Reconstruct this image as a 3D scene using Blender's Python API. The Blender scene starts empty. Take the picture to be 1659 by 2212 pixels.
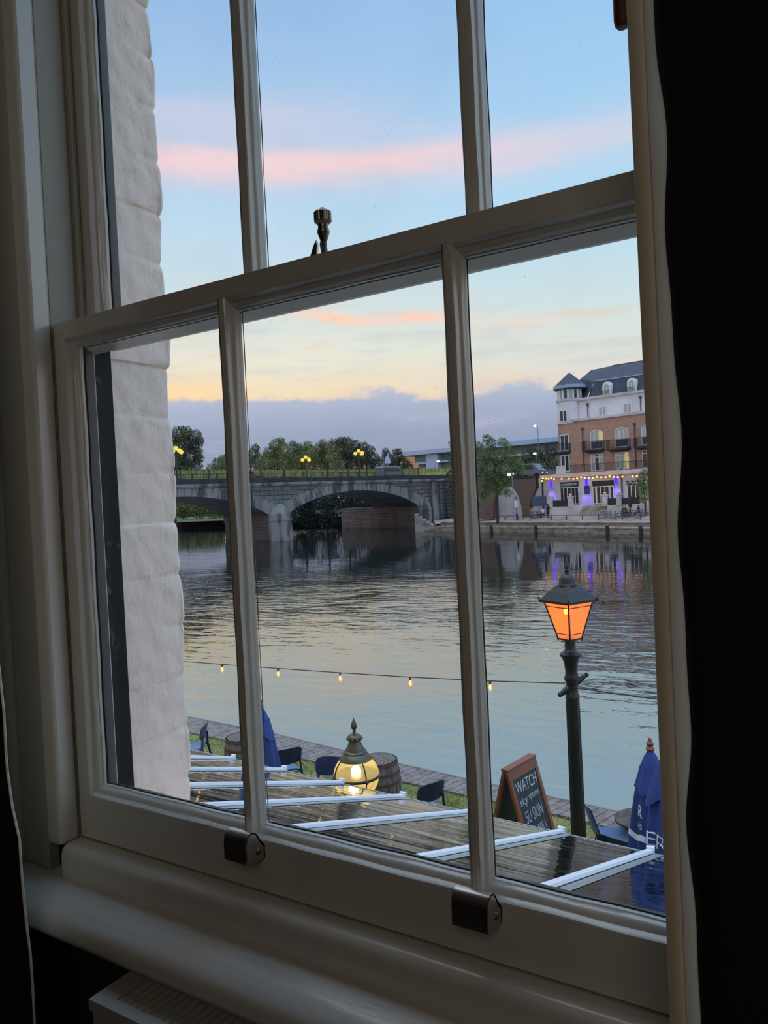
import bpy, math, random
import numpy as np
from mathutils import Vector, Matrix
sc = bpy.context.scene
col = sc.collection
R = math.radians
rnd = random.Random(7)
EYE = 4.4                       # eye height above the lawn

# ------------------------------------------------------------------ camera
def s2l(v):
    v /= 255.0
    return v / 12.92 if v <= 0.04045 else ((v + 0.055) / 1.055) ** 2.4
def rgb(r, g, b, k=1.0):
    return (s2l(r) * k, s2l(g) * k, s2l(b) * k, 1.0)

FPX = 1660.0
YAW, PITCH, ROLL = R(32.4), R(-1.0), R(2.8)
CAM = Vector((0.0, -0.6, EYE))
fwd = Vector((-math.sin(YAW) * math.cos(PITCH), math.cos(YAW) * math.cos(PITCH), math.sin(PITCH)))
r0 = Vector((math.cos(YAW), math.sin(YAW), 0)); u0 = r0.cross(fwd)
cup = u0 * math.cos(ROLL) + r0 * math.sin(ROLL)
crt = r0 * math.cos(ROLL) - u0 * math.sin(ROLL)
cd = bpy.data.cameras.new('camera')
cd.sensor_fit = 'VERTICAL'; cd.sensor_height = 24.0; cd.lens = 24.0 * FPX / 2212.0
cd.clip_start = 0.01; cd.clip_end = 3000
cam = bpy.data.objects.new('camera', cd); col.objects.link(cam)
cam.matrix_world = Matrix(((crt.x, cup.x, -fwd.x, CAM.x), (crt.y, cup.y, -fwd.y, CAM.y), (crt.z, cup.z, -fwd.z, CAM.z), (0, 0, 0, 1)))
sc.camera = cam
sc.view_settings.view_transform = 'Standard'
try: sc.view_settings.look = 'None'
except Exception: pass
sc.view_settings.exposure = 0.12
sc.view_settings.gamma = 1.0
sc.view_settings.use_curve_mapping = False

# surveying helpers: a pixel of the photograph -> a point on a real plane
def ray(x, y): return fwd + crt * ((x - 829.5) / FPX) - cup * ((y - 1106.0) / FPX)
def onY(x, y, Y): r = ray(x, y); return CAM + r * ((Y - CAM.y) / r.y)
def onZ(x, y, Z): r = ray(x, y); return CAM + r * ((Z - CAM.z) / r.z)
def atD(x, y, d): return CAM + ray(x, y) * d
class Frame:
    """vertical reference plane: local x to the right, local y away from the viewer"""
    def __init__(s, ox, oy, ang):
        s.o = Vector((ox, oy, 0)); s.ang = ang
        s.X = Vector((math.cos(ang), math.sin(ang), 0)); s.Y = Vector((-math.sin(ang), math.cos(ang), 0))
    def pix(s, x, y, yl=0):
        r = ray(x, y); t = ((s.o + s.Y * yl - CAM).dot(s.Y)) / r.dot(s.Y); q = CAM + r * t
        return (q - s.o).dot(s.X), q.z
    def w(s, lx, ly, lz=0): return s.o + s.X * lx + s.Y * ly + Vector((0, 0, lz))

# ------------------------------------------------------------------ node helpers
class NT:
    def __init__(s, tree): s.t = tree; s.n = tree.nodes; s.l = tree.links
    def add(s, kind, **kw):
        nd = s.n.new(kind)
        for k, v in kw.items():
            if k in ('op',): nd.operation = v
            elif hasattr(nd, k): setattr(nd, k, v)
        return nd
    def lk(s, a, b): s.l.new(a, b)
    def put(s, sock, v):
        if isinstance(v, bpy.types.NodeSocket): s.l.new(v, sock)
        elif v is not None: sock.default_value = v
    def math(s, op, a, b=None, c=None, clamp=False):
        nd = s.n.new('ShaderNodeMath'); nd.operation = op; nd.use_clamp = clamp
        s.put(nd.inputs[0], a); s.put(nd.inputs[1], b)
        if c is not None: s.put(nd.inputs[2], c)
        return nd.outputs[0]
    def noise(s, vec, scale, detail=3, rough=0.55, dist=0.0):
        nd = s.n.new('ShaderNodeTexNoise')
        if vec is not None: s.put(nd.inputs['Vector'], vec)
        nd.inputs['Scale'].default_value = scale; nd.inputs['Detail'].default_value = detail
        nd.inputs['Roughness'].default_value = rough; nd.inputs['Distortion'].default_value = dist
        return nd.outputs[0]
    def ramp(s, fac, stops, interp='LINEAR'):
        nd = s.n.new('ShaderNodeValToRGB'); cr = nd.color_ramp; cr.interpolation = interp
        while len(cr.elements) < len(stops): cr.elements.new(0.5)
        for e, (p, c) in zip(cr.elements, stops): e.position = p
        for e, (p, c) in zip(cr.elements, stops):
            e.position = p; e.color = c if len(c) == 4 else (*c, 1)
        s.put(nd.inputs[0], fac); return nd.outputs[0]
    def mix(s, fac, a, b, blend='MIX'):
        nd = s.n.new('ShaderNodeMix'); nd.data_type = 'RGBA'; nd.blend_type = blend
        s.put(nd.inputs[0], fac); s.put(nd.inputs[6], a); s.put(nd.inputs[7], b); return nd.outputs[2]
    def smooth(s, v, lo, hi):
        nd = s.n.new('ShaderNodeMapRange'); nd.interpolation_type = 'SMOOTHSTEP'
        s.put(nd.inputs[0], v); nd.inputs[1].default_value = lo; nd.inputs[2].default_value = hi
        return nd.outputs[0]
    def gauss(s, v, c, w):
        d = s.math('DIVIDE', s.math('SUBTRACT', v, c), w)
        return s.math('EXPONENT', s.math('MULTIPLY', s.math('MULTIPLY', d, d), -1.0))
    def mapping(s, vec, scale=(1, 1, 1), rot=(0, 0, 0), loc=(0, 0, 0)):
        nd = s.n.new('ShaderNodeMapping'); s.put(nd.inputs[0], vec)
        nd.inputs[1].default_value = loc; nd.inputs[2].default_value = rot; nd.inputs[3].default_value = scale
        return nd.outputs[0]

# ------------------------------------------------------------------ dusk sky
wd = bpy.data.worlds.new('dusk_sky'); sc.world = wd; wd.use_nodes = True
W = NT(wd.node_tree); W.n.clear()
tc = W.add('ShaderNodeTexCoord'); sep = W.add('ShaderNodeSeparateXYZ'); W.lk(tc.outputs['Generated'], sep.inputs[0])
el = W.math('MULTIPLY', W.math('ARCSINE', sep.outputs[2]), 57.2958)
az = W.math('MULTIPLY', W.math('ARCTAN2', sep.outputs[0], sep.outputs[1]), 57.2958)
def skyvec(sa, se, o=0.0):
    c = W.add('ShaderNodeCombineXYZ'); W.put(c.inputs[0], W.math('DIVIDE', az, sa)); W.put(c.inputs[1], W.math('DIVIDE', el, se)); c.inputs[2].default_value = o
    return c.outputs[0]
n_wisp = W.noise(skyvec(14, 2.2), 1.0, 5, .6)
n_big = W.noise(skyvec(22, 6, 4.0), 1.0, 4, .55)
n_edge = W.noise(skyvec(5.0, 2.6, 9.0), 1.0, 8, .62)
elw = W.math('ADD', el, W.math('MULTIPLY', W.math('SUBTRACT', n_big, 0.5), 3.0))
stops = [(-90, (42, 44, 42)), (-1, (60, 62, 60)), (0, (205, 150, 135)), (5, (232, 190, 155)), (7.4, (238, 210, 172)), (8.6, (234, 216, 186)), (10.5, (226, 222, 206)),
         (13, (208, 216, 214)), (16, (192, 212, 222)), (20, (178, 206, 228)), (24, (168, 196, 224)), (30, (152, 185, 222)), (37, (136, 174, 218)), (48, (170, 195, 222)), (65, (215, 222, 230)), (90, (225, 228, 232))]
base = W.ramp(W.math('DIVIDE', W.math('ADD', elw, 90.0), 180.0), [((e + 90) / 180.0, rgb(*c)) for e, c in stops])
# bluer towards the right, warmer towards the left of the low sky
cool = W.math('MULTIPLY', W.smooth(az, -42, -14), W.math('MULTIPLY', W.smooth(el, 5.5, 8), 0.9))
base = W.mix(cool, base, W.ramp(W.math('DIVIDE', el, 40.0), [(0.2, rgb(212, 206, 202)), (0.27, rgb(206, 216, 212)), (0.4, rgb(184, 212, 224)), (0.55, rgb(164, 204, 232)), (1.0, rgb(132, 174, 222))]))
warm = W.math('MULTIPLY', W.smooth(az, -38, -52), W.math('MULTIPLY', W.gauss(el, 8.2, 1.6), .75))
base = W.mix(warm, base, rgb(255, 208, 138))
# peachy grey wisps in the middle sky
wm = W.math('MULTIPLY', W.smooth(n_wisp, .50, .68), W.math('MULTIPLY', W.gauss(el, 11.5, 4.0), 0.45))
base = W.mix(wm, base, rgb(222, 188, 160))
wg = W.math('MULTIPLY', W.smooth(n_wisp, .52, .36), W.math('MULTIPLY', W.gauss(el, 11.0, 3.0), 0.45))
base = W.mix(wg, base, rgb(188, 194, 196))
# the pink band and streaks
ea = W.math('ADD', el, W.math('MULTIPLY', W.math('SUBTRACT', n_wisp, .5), 3.4))
pk = W.math('MULTIPLY', W.gauss(ea, 23.5, 1.35), W.math('SUBTRACT', 1.0, W.math('MULTIPLY', W.smooth(az, -33, -14), .55)))
base = W.mix(W.math('MULTIPLY', pk, .95), base, rgb(232, 202, 206))
pk2 = W.math('MULTIPLY', W.gauss(ea, 26.2, 1.1), W.math('MULTIPLY', W.smooth(az, -24, -40), .5))
base = W.mix(pk2, base, rgb(208, 200, 216))
lean = W.math('ADD', el, W.math('MULTIPLY', W.math('ADD', az, 35.5), 0.13))
st1 = W.math('MULTIPLY', W.gauss(lean, 13.35, .34), W.gauss(az, -35.4, 2.9))
st2 = W.math('MULTIPLY', W.gauss(el, 13.0, .36), W.gauss(az, -28.4, 3.2))
st3 = W.math('MULTIPLY', W.gauss(el, 12.0, .5), W.gauss(az, -22.5, 3.0))
st = W.math('ADD', W.math('ADD', st1, st2), W.math('MULTIPLY', st3, .6), clamp=True)
base = W.mix(W.math('MULTIPLY', st, W.smooth(n_wisp, .3, .6)), base, rgb(252, 196, 172))
# cloud bank above the horizon
top = W.math('ADD', el, W.math('MULTIPLY', W.math('SUBTRACT', n_edge, .5), -3.2))
bank = W.math('SUBTRACT', 1.0, W.smooth(top, 7.3, 7.95))
low = W.smooth(W.math('ADD', el, W.math('MULTIPLY', W.math('SUBTRACT', n_big, .5), 1.6)), 2.0, 2.9)
low = W.math('MULTIPLY', low, 1.0)
bcol = W.ramp(W.math('DIVIDE', el, 10.0), [(0.3, rgb(142, 150, 174)), (0.5, rgb(150, 159, 184)), (0.68, rgb(164, 173, 196)), (0.8, rgb(178, 184, 204))])
n_bk = W.noise(skyvec(7, 1.6, 3.0), 1.0, 6, .6)
bcol = W.mix(W.math('MULTIPLY', W.smooth(n_bk, .52, .75), .55), bcol, rgb(182, 182, 204))
base = W.mix(W.math('MULTIPLY', bank, low), base, bcol)
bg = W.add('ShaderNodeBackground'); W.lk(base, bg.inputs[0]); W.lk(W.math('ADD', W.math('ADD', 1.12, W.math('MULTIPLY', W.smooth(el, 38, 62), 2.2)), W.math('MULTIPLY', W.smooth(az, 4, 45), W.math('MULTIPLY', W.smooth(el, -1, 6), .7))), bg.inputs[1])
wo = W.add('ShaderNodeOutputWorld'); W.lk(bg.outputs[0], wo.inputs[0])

# weak warm fill light added behind the camera to brighten the window frames
la = bpy.data.lights.new('room_fill_light', 'AREA'); la.shape = 'RECTANGLE'; la.size = .7; la.size_y = .7; la.energy = 3.0; la.color = (1.0, .93, .84)
lo = bpy.data.objects.new('room_fill_light', la); lo.location = (.50, -1.75, EYE + .85); lo.rotation_euler = (Vector((-.2, 0, -.2)) - Vector((.50, -1.75, .85))).to_track_quat('-Z', 'Y').to_euler(); col.objects.link(lo)

# ------------------------------------------------------------------ mesh builder
class MB:
    def __init__(s): s.v = []; s.f = []
    def add(s, vs, fs):
        b = len(s.v); s.v += [tuple(p) for p in vs]; s.f += [tuple(i + b for i in f) for f in fs]; return s
    def box(s, x0, x1, y0, y1, z0, z1, m=None):
        vs = [Vector((x, y, z)) for z in (z0, z1) for y in (y0, y1) for x in (x0, x1)]
        if m is not None: vs = [m @ p for p in vs]
        return s.add(vs, [(0, 2, 3, 1), (4, 5, 7, 6), (0, 1, 5, 4), (2, 6, 7, 3), (0, 4, 6, 2), (1, 3, 7, 5)])
    def prism(s, prof, axis, a, b, m=None):
        """extrude closed 2-D profile along axis from a to b; profile is in the other two axes"""
        n = len(prof); vs = []
        for t in (a, b):
            for (p, q) in prof:
                vs.append({'x': (t, p, q), 'y': (p, t, q), 'z': (p, q, t)}[axis])
        if m is not None: vs = [m @ Vector(p) for p in vs]
        fs = [(i, (i + 1) % n, n + (i + 1) % n, n + i) for i in range(n)] + [tuple(range(n))[::-1], tuple(range(n, 2 * n))]
        return s.add(vs, fs)
    def tube(s, pts, r, n=8, caps=True, sx=1.0):
        pts = [Vector(p) for p in pts]; rs = r if isinstance(r, (list, tuple)) else [r] * len(pts)
        vs = []; fs = []; up = None
        for i, p in enumerate(pts):
            d = (pts[min(i + 1, len(pts) - 1)] - pts[max(i - 1, 0)]).normalized()
            if up is None: up = Vector((0, 0, 1)) if abs(d.z) < .9 else Vector((1, 0, 0))
            a = d.cross(up).normalized(); b = a.cross(d).normalized(); up = b
            for k in range(n):
                t = 2 * math.pi * k / n; vs.append(p + a * math.cos(t) * rs[i] * sx + b * math.sin(t) * rs[i])
        for i in range(len(pts) - 1):
            for k in range(n): fs.append((i * n + k, i * n + (k + 1) % n, (i + 1) * n + (k + 1) % n, (i + 1) * n + k))
        if caps: fs += [tuple(range(n))[::-1], tuple(range((len(pts) - 1) * n, len(pts) * n))]
        return s.add(vs, fs)
    def lathe(s, prof, c=(0, 0, 0), n=24, a0=0.0, sy=1.0):
        """prof: list of (radius, z)"""
        vs = []; fs = []
        for (r, z) in prof:
            for k in range(n):
                t = a0 + 2 * math.pi * k / n; vs.append((c[0] + r * math.cos(t), c[1] + r * math.sin(t) * sy, c[2] + z))
        for i in range(len(prof) - 1):
            for k in range(n): fs.append((i * n + k, i * n + (k + 1) % n, (i + 1) * n + (k + 1) % n, (i + 1) * n + k))
        fs += [tuple(range(n))[::-1], tuple(range((len(prof) - 1) * n, len(prof) * n))]
        return s.add(vs, fs)
    def grid(s, fn, nu, nv):
        vs = [fn(i / nu, j / nv) for i in range(nu + 1) for j in range(nv + 1)]
        fs = [(i * (nv + 1) + j, (i + 1) * (nv + 1) + j, (i + 1) * (nv + 1) + j + 1, i * (nv + 1) + j + 1) for i in range(nu) for j in range(nv)]
        return s.add(vs, fs)
    def sphere(s, c, r, n=12, m=8, sz=1.0):
        return s.lathe([(max(1e-4, r * math.sin(math.pi * i / m)), -r * sz * math.cos(math.pi * i / m)) for i in range(m + 1)], c, n)
    def build(s, name, mat, parent=None, smooth=False, bevel=0, loc=None):
        me = bpy.data.meshes.new(name); me.from_pydata(s.v, [], s.f); me.update()
        if mat is not None: me.materials.append(mat)
        if smooth:
            me.polygons.foreach_set('use_smooth', [True] * len(me.polygons))
            try: me.set_sharp_from_angle(angle=R(40))
            except Exception: pass
        o = bpy.data.objects.new(name, me); col.objects.link(o)
        if parent is not None: o.parent = parent
        if loc is not None: o.location = loc
        if bevel:
            bm = o.modifiers.new('bevel', 'BEVEL'); bm.width = bevel; bm.segments = 2; bm.limit_method = 'ANGLE'
        return o
def box(name, mat, parent, *a, bevel=0): return MB().box(*a).build(name, mat, parent, bevel=bevel)
def quads(name, mat, parent, P):
    """P: (n,4,3) array of quads, fast"""
    n = len(P); me = bpy.data.meshes.new(name)
    me.vertices.add(n * 4); me.vertices.foreach_set('co', np.asarray(P, dtype=np.float32).ravel())
    me.loops.add(n * 4); me.loops.foreach_set('vertex_index', np.arange(n * 4, dtype=np.int32))
    me.polygons.add(n); me.polygons.foreach_set('loop_start', np.arange(0, n * 4, 4, dtype=np.int32))
    me.update(calc_edges=True); me.materials.append(mat)
    o = bpy.data.objects.new(name, me); col.objects.link(o)
    if parent is not None: o.parent = parent
    return o
def thing(name, label, cat, loc=(0, 0, 0), rz=0.0, group=None, kind=None):
    o = bpy.data.objects.new(name, None); o.empty_display_size = .1; col.objects.link(o)
    o.location = loc; o.rotation_euler = (0, 0, rz); return tag(o, label, cat, group, kind)
def tag(o, label=None, cat=None, group=None, kind=None):
    if label: o['label'] = label
    if cat: o['category'] = cat
    if group: o['group'] = group
    if kind: o['kind'] = kind
    return o
def part(o, label): o['label'] = label; return o
def dup(root, loc, rz=0.0, label=None, group=None):
    def cp(o, par):
        c = o.copy(); col.objects.link(c); c.parent = par
        for ch in [q for q in bpy.data.objects if q.parent == o]: cp(ch, c)
        return c
    r = cp(root, None); r.location = loc; r.rotation_euler = (0, 0, rz)
    if label: r['label'] = label
    if group: r['group'] = group
    return r
def text_mb(txt, size, depth=0.004, font_scale_x=1.0, shear=0.0):
    cu = bpy.data.curves.new('t', 'FONT'); cu.body = txt; cu.size = size; cu.extrude = depth / 2; cu.align_x = 'CENTER'; cu.align_y = 'CENTER'; cu.shear = shear
    ob = bpy.data.objects.new('t', cu); col.objects.link(ob)
    dg = bpy.context.evaluated_depsgraph_get(); me = bpy.data.meshes.new_from_object(ob.evaluated_get(dg))
    m = MB(); m.add([(v.co.x * font_scale_x, v.co.y, v.co.z) for v in me.vertices], [tuple(p.vertices) for p in me.polygons])
    bpy.data.objects.remove(ob); bpy.data.curves.remove(cu); bpy.data.meshes.remove(me); return m

# ------------------------------------------------------------------ materials
def pbr(name, c, rough=.5, metal=0.0, bump=None, var=None, spec=None, emis=None, estr=0, coat=None, trans=None):
    """bump: (scale, strength, distance, stretch)   var: (scale, colour2, lo, hi)"""
    m = bpy.data.materials.new(name); m.use_nodes = True; T = NT(m.node_tree)
    b = T.n['Principled BSDF']; b.inputs['Base Color'].default_value = c
    b.inputs['Roughness'].default_value = rough; b.inputs['Metallic'].default_value = metal
    if spec is not None: b.inputs['Specular IOR Level'].default_value = spec
    if trans is not None: b.inputs['Transmission Weight'].default_value = trans
    if coat: b.inputs['Coat Weight'].default_value = coat; b.inputs['Coat Roughness'].default_value = .15
    co = T.add('ShaderNodeTexCoord').outputs['Object']
    if var:
        st = var[4] if len(var) > 4 else (1, 1, 1)
        f = T.smooth(T.noise(T.mapping(co, st), var[0], 5, .6), var[2], var[3])
        T.lk(T.mix(f, c, var[1]), b.inputs['Base Color'])
    if bump:
        st = bump[3] if len(bump) > 3 else (1, 1, 1)
        bn = T.add('ShaderNodeBump'); bn.inputs['Strength'].default_value = bump[1]; bn.inputs['Distance'].default_value = bump[2]
        T.lk(T.noise(T.mapping(co, st), bump[0], 4, .6), bn.inputs['Height']); T.lk(bn.outputs[0], b.inputs['Normal'])
    if emis: b.inputs['Emission Color'].default_value = emis; b.inputs['Emission Strength'].default_value = estr
    return m
def emit(name, c, s):
    m = bpy.data.materials.new(name); m.use_nodes = True; T = NT(m.node_tree); T.n.clear()
    e = T.add('ShaderNodeEmission'); e.inputs[0].default_value = c; e.inputs[1].default_value = s
    o = T.add('ShaderNodeOutputMaterial'); T.lk(e.outputs[0], o.inputs[0]); return m
def glassy(name, tint, ior=1.5, rough=0.0, k=1.0, dirt=None, bump=None, emis=None, estr=0):
    """thin glazing: transparent with a Fresnel reflection, optional specks of dirt"""
    m = bpy.data.materials.new(name); m.use_nodes = True; T = NT(m.node_tree); T.n.clear()
    tr = T.add('ShaderNodeBsdfTransparent'); tr.inputs[0].default_value = tint
    gl = T.add('ShaderNodeBsdfGlossy'); gl.inputs['Roughness'].default_value = rough
    co = T.add('ShaderNodeTexCoord').outputs['Object']
    lw = T.add('ShaderNodeLayerWeight'); lw.inputs[0].default_value = .5
    f0 = ((ior - 1) / (ior + 1)) ** 2
    frs = T.math('ADD', T.math('MULTIPLY', T.math('POWER', lw.outputs['Facing'], 5.0), 1 - f0), f0)
    if bump:
        bn = T.add('ShaderNodeBump'); bn.inputs['Strength'].default_value = bump[1]; bn.inputs['Distance'].default_value = bump[2]
        T.lk(T.noise(T.mapping(co, bump[3]), bump[0], 3, .5), bn.inputs['Height']); T.lk(bn.outputs[0], gl.inputs['Normal']); T.lk(bn.outputs[0], lw.inputs['Normal'])
    mx = T.add('ShaderNodeMixShader'); T.put(mx.inputs[0], T.math('MULTIPLY', frs, k, clamp=True)); T.lk(tr.outputs[0], mx.inputs[1]); T.lk(gl.outputs[0], mx.inputs[2])
    out = mx.outputs[0]
    if dirt:
        vo = T.add('ShaderNodeTexVoronoi'); vo.inputs['Scale'].default_value = dirt[0]; T.lk(co, vo.inputs['Vector'])
        sp = T.math('MULTIPLY', T.math('LESS_THAN', vo.outputs['Distance'], dirt[1]), T.math('GREATER_THAN', T.noise(co, dirt[0] * .17, 2), dirt[2]))
        ha = T.math('MULTIPLY', T.smooth(T.noise(co, 9, 5), .45, .8), dirt[3])
        df = T.add('ShaderNodeBsdfDiffuse'); df.inputs[0].default_value = rgb(200, 200, 190)
        m2 = T.add('ShaderNodeMixShader'); T.put(m2.inputs[0], T.math('ADD', T.math('MULTIPLY', sp, .5), ha, clamp=True)); T.lk(out, m2.inputs[1]); T.lk(df.outputs[0], m2.inputs[2]); out = m2.outputs[0]
    if emis:
        e = T.add('ShaderNodeEmission'); e.inputs[0].default_value = emis; e.inputs[1].default_value = estr
        a = T.add('ShaderNodeAddShader'); T.lk(out, a.inputs[0]); T.lk(e.outputs[0], a.inputs[1]); out = a.outputs[0]
    o = T.add('ShaderNodeOutputMaterial'); T.lk(out, o.inputs[0]); return m
def masonry(name, c1, c2, mortar, bw, bh, msize=.02, rough=.9, stain=None, axes='xz'):
    m = bpy.data.materials.new(name); m.use_nodes = True; T = NT(m.node_tree); b = T.n['Principled BSDF']; b.inputs['Roughness'].default_value = rough
    co = T.add('ShaderNodeTexCoord').outputs['Object']; sp = T.add('ShaderNodeSeparateXYZ'); T.lk(co, sp.inputs[0])
    cb = T.add('ShaderNodeCombineXYZ'); T.lk(sp.outputs[0 if axes[0] == 'x' else 1], cb.inputs[0]); T.lk(sp.outputs[2], cb.inputs[1])
    br = T.add('ShaderNodeTexBrick'); T.lk(cb.outputs[0], br.inputs['Vector'])
    br.inputs['Color1'].default_value = c1; br.inputs['Color2'].default_value = c2; br.inputs['Mortar'].default_value = mortar
    br.inputs['Scale'].default_value = 1.0; br.inputs['Brick Width'].default_value = bw; br.inputs['Row Height'].default_value = bh; br.inputs['Mortar Size'].default_value = msize
    c = br.outputs[0]
    if stain:
        f = T.smooth(T.noise(T.mapping(co, stain[2]), stain[0], 6, .65), .48, .72)
        c = T.mix(T.math('MULTIPLY', f, stain[3]), c, stain[1])
    T.lk(c, b.inputs['Base Color']); return m

M = {}
M['paint'] = pbr('white_gloss_paint', rgb(200, 190, 176), .24, bump=(55, .35, .0016, (1, 1, .12)), spec=.8)
M['paintx'] = pbr('white_gloss_paint_rail', rgb(200, 190, 176), .24, bump=(55, .35, .0016, (.12, 1, 1)), spec=.8)
M['putty'] = pbr('dark_outer_putty', rgb(52, 46, 42), .6)
M['lining'] = pbr('white_eggshell_paint', rgb(162, 153, 138), .5, bump=(30, .15, .001))
M['black'] = pbr('black_outside_paint', rgb(22, 22, 22), .6, bump=(60, .5, .001, (1, 1, .2)), var=(40, rgb(70, 70, 70), .62, .7), spec=.2)
M['glass'] = glassy('window_glass', (.985, .99, .985, 1), 1.45, 0, .75, dirt=(170, .07, .58, .03))
M['steel'] = pbr('satin_nickel', rgb(196, 184, 174), .34, 1.0)
M['brass'] = pbr('aged_brass', rgb(128, 112, 100), .35, 1.0)
M['brickw'] = pbr('white_painted_brick', rgb(248, 222, 204), .6, bump=(45, .8, .004, (1, 1, .6)), var=(26, rgb(226, 204, 186), .55, .75))
M['wall_in'] = pbr('dark_room_wall', rgb(34, 22, 20), .85, bump=(12, .2, .003))
M['ceil'] = pbr('ceiling_paint', rgb(150, 140, 125), .8)
M['floorw'] = pbr('dark_floorboards', rgb(60, 40, 28), .5, var=(6, rgb(38, 24, 18), .4, .6, (.2, 4, 1)))
M['velvet'] = pbr('dark_red_velvet', rgb(22, 7, 7), .95, bump=(300, .3, .001))
M['lin'] = pbr('cream_curtain_lining', rgb(222, 208, 186), .9, bump=(260, .4, .0008))
def cloth2(name, c, t):
    m = pbr(name, c, .9, bump=(260, .4, .0008)); T = NT(m.node_tree); b = T.n['Principled BSDF']; o = T.n['Material Output']
    tr = T.add('ShaderNodeBsdfTranslucent'); tr.inputs[0].default_value = c; mx = T.add('ShaderNodeMixShader'); mx.inputs[0].default_value = t
    T.lk(b.outputs[0], mx.inputs[1]); T.lk(tr.outputs[0], mx.inputs[2]); T.lk(mx.outputs[0], o.inputs[0]); return m
M['lin2'] = cloth2('cream_translucent_lining', rgb(226, 206, 180), .45)
M['wood'] = pbr('brown_varnished_wood', rgb(120, 78, 56), .5, var=(9, rgb(96, 56, 38), .4, .6, (6, 6, .6)))
M['rad'] = pbr('radiator_enamel', rgb(170, 164, 150), .4)
M['dark'] = pbr('black_void_paint', rgb(12, 12, 12), .9)

# ================================================================== THE ROOM
E = EYE
def struct(o): o['kind'] = 'structure'; return o
OX0, OX1, OZ0, OZ1 = -.90, .043, -.452, .95          # opening in the wall, z from eye level
def wall_with_hole(name, mat, x0, x1, z0, z1, y0, y1):
    m = MB()
    m.box(x0, OX0, y0, y1, z0, z1); m.box(OX1, x1, y0, y1, z0, z1)
    m.box(OX0, OX1, y0, y1, z0, E + OZ0); m.box(OX0, OX1, y0, y1, E + OZ1, z1)
    return struct(m.build(name, mat))
wall_with_hole('wall_front', M['wall_in'], -2.3, 2.1, E - 1.2, E + 1.4, -.012, .086)
struct(MB().box(-2.4, -2.3, -4.1, .08, E - 1.2, E + 1.4).build('wall_left', M['wall_in']))
struct(MB().box(2.1, 2.2, -4.1, .08, E - 1.2, E + 1.4).build('wall_right', M['wall_in']))
struct(MB().box(-2.4, 2.2, -4.2, -4.1, E - 1.2, E + 1.4).build('wall_back', M['wall_in']))
struct(MB().box(-2.4, 2.2, -4.2, .08, E - 1.3, E - 1.2).build('floor', M['floorw']))
struct(MB().box(-2.4, 2.2, -4.2, .08, E + 1.4, E + 1.5).build('ceiling', M['ceil']))

# outside face of the pub wall: white painted brick, the left reveal modelled course by course
def brick_off(a, z, ph=0.0):
    c = .0755; k = math.floor(z / c); f = z / c - k
    h = math.sin(k * 12.9898 + 78.2) * 43758.5453; j = h - math.floor(h)
    edge = min(f, 1 - f) * c
    d = -.0030 * math.exp(-(edge / .006) ** 2) * (.10 + .90 * max(0, min(1, (a - .155) / .04)))
    d += .0022 * (j - .5) * 2 + .0004 * math.sin(a * 130 + k * 2.1) + .0003 * math.sin(z * 150 + a * 90) + .0002 * math.sin(z * 77 + a * 200 + k)
    return d
def reveal(xc, sgn):
    y0, y1, rr = .0875, .2, .008
    path = [(0, y0 + (y1 - rr - y0) * i / 22, 1, 0) for i in range(23)]
    for i in range(1, 7):
        t = math.pi / 2 * i / 6; path.append((-(rr - rr * math.cos(t)), y1 - rr + rr * math.sin(t), math.cos(t), math.sin(t)))
    for i in range(1, 40): path.append((-rr - i * .03, y1, 0, 1))
    z0, z1, n = -.62, 1.02, 560
    vs = []
    for k in range(n + 1):
        z = z0 + (z1 - z0) * k / n
        for i, (dx, y, nx, ny) in enumerate(path):
            o = brick_off(y * 1.0 + dx, z + .02) + (0 if i < 23 else .002 * math.sin(z * 31))
            vs.append((xc + sgn * (dx + nx * o), y + ny * o, z + E))
    w = len(path)
    fs = [(k * w + i, k * w + i + 1, (k + 1) * w + i + 1, (k + 1) * w + i) for k in range(n) for i in range(w - 1)]
    return vs, fs
m = MB()
m.add(*reveal(-.868, 1)); m.add(*reveal(.0145, -1))
m.box(-12, -2.0, .09, .2, 0, 8); m.box(1.2, 8, .09, .2, 0, 8)
m.box(-2.0, 1.2, .09, .2, 0, E - .6); m.box(-2.0, 1.2, .09, .2, E + 1.0, 8)
struct(m.build('wall_outside', M['brickw'], smooth=True))
struct(MB().prism([(.088, -.432), (.207, -.478), (.207, -.53), (.088, -.6)], 'x', -.93, .08).build('trim_outer_sill', M['brickw'], loc=(0, 0, E)))

# ------------------------------------------------------------------ the sash window
win = thing('window_1', 'white painted sash window with six visible panes, its lower sash in front of the upper one', 'window', (0, 0, E), kind='structure')
fr = MB()
fr.box(-.90, -.861, -.001, .0425, -.44, .94); fr.box(.004, .043, -.001, .0425, -.44, .94)
fr.box(-.8612, -.8535, .039, .047, .242, .94)
fr.box(-.90, .043, -.001, .088, .89, .95)
fr.box(-.90, .043, .0, .088, -.452, -.409)
fr.build('window_frame', M['lining'], win, bevel=.0012)
ob = MB(); ob.box(-.90, -.8609, .0427, .0875, -.408, .889); ob.box(.004, .043, .0427, .0875, -.408, .889)
part(ob.build('outer_lining', M['black'], win), 'black painted outer lining strip')
sb = MB()
sb.box(-.8855, -.8585, -.029, -.0015, -.41, .96)
sb.build('staff_bead', M['paint'], win, bevel=.004)
sb = MB(); sb.box(.0015, .029, -.029, -.0015, -.41, .96); sb.build('staff_bead', M['paint'], win, bevel=.004)
ar = MB(); ar.box(-.944, -.8858, -.027, -.0125, -.445, 1.0); ar.box(-1.02, -.9445, -.036, -.0125, -.445, 1.0)
ar.prism([(-.9445, -.036), (-.9405, -.034), (-.9375, -.030), (-.9365, -.027), (-.9445, -.02)], 'z', -.445, 1.0)
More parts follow.
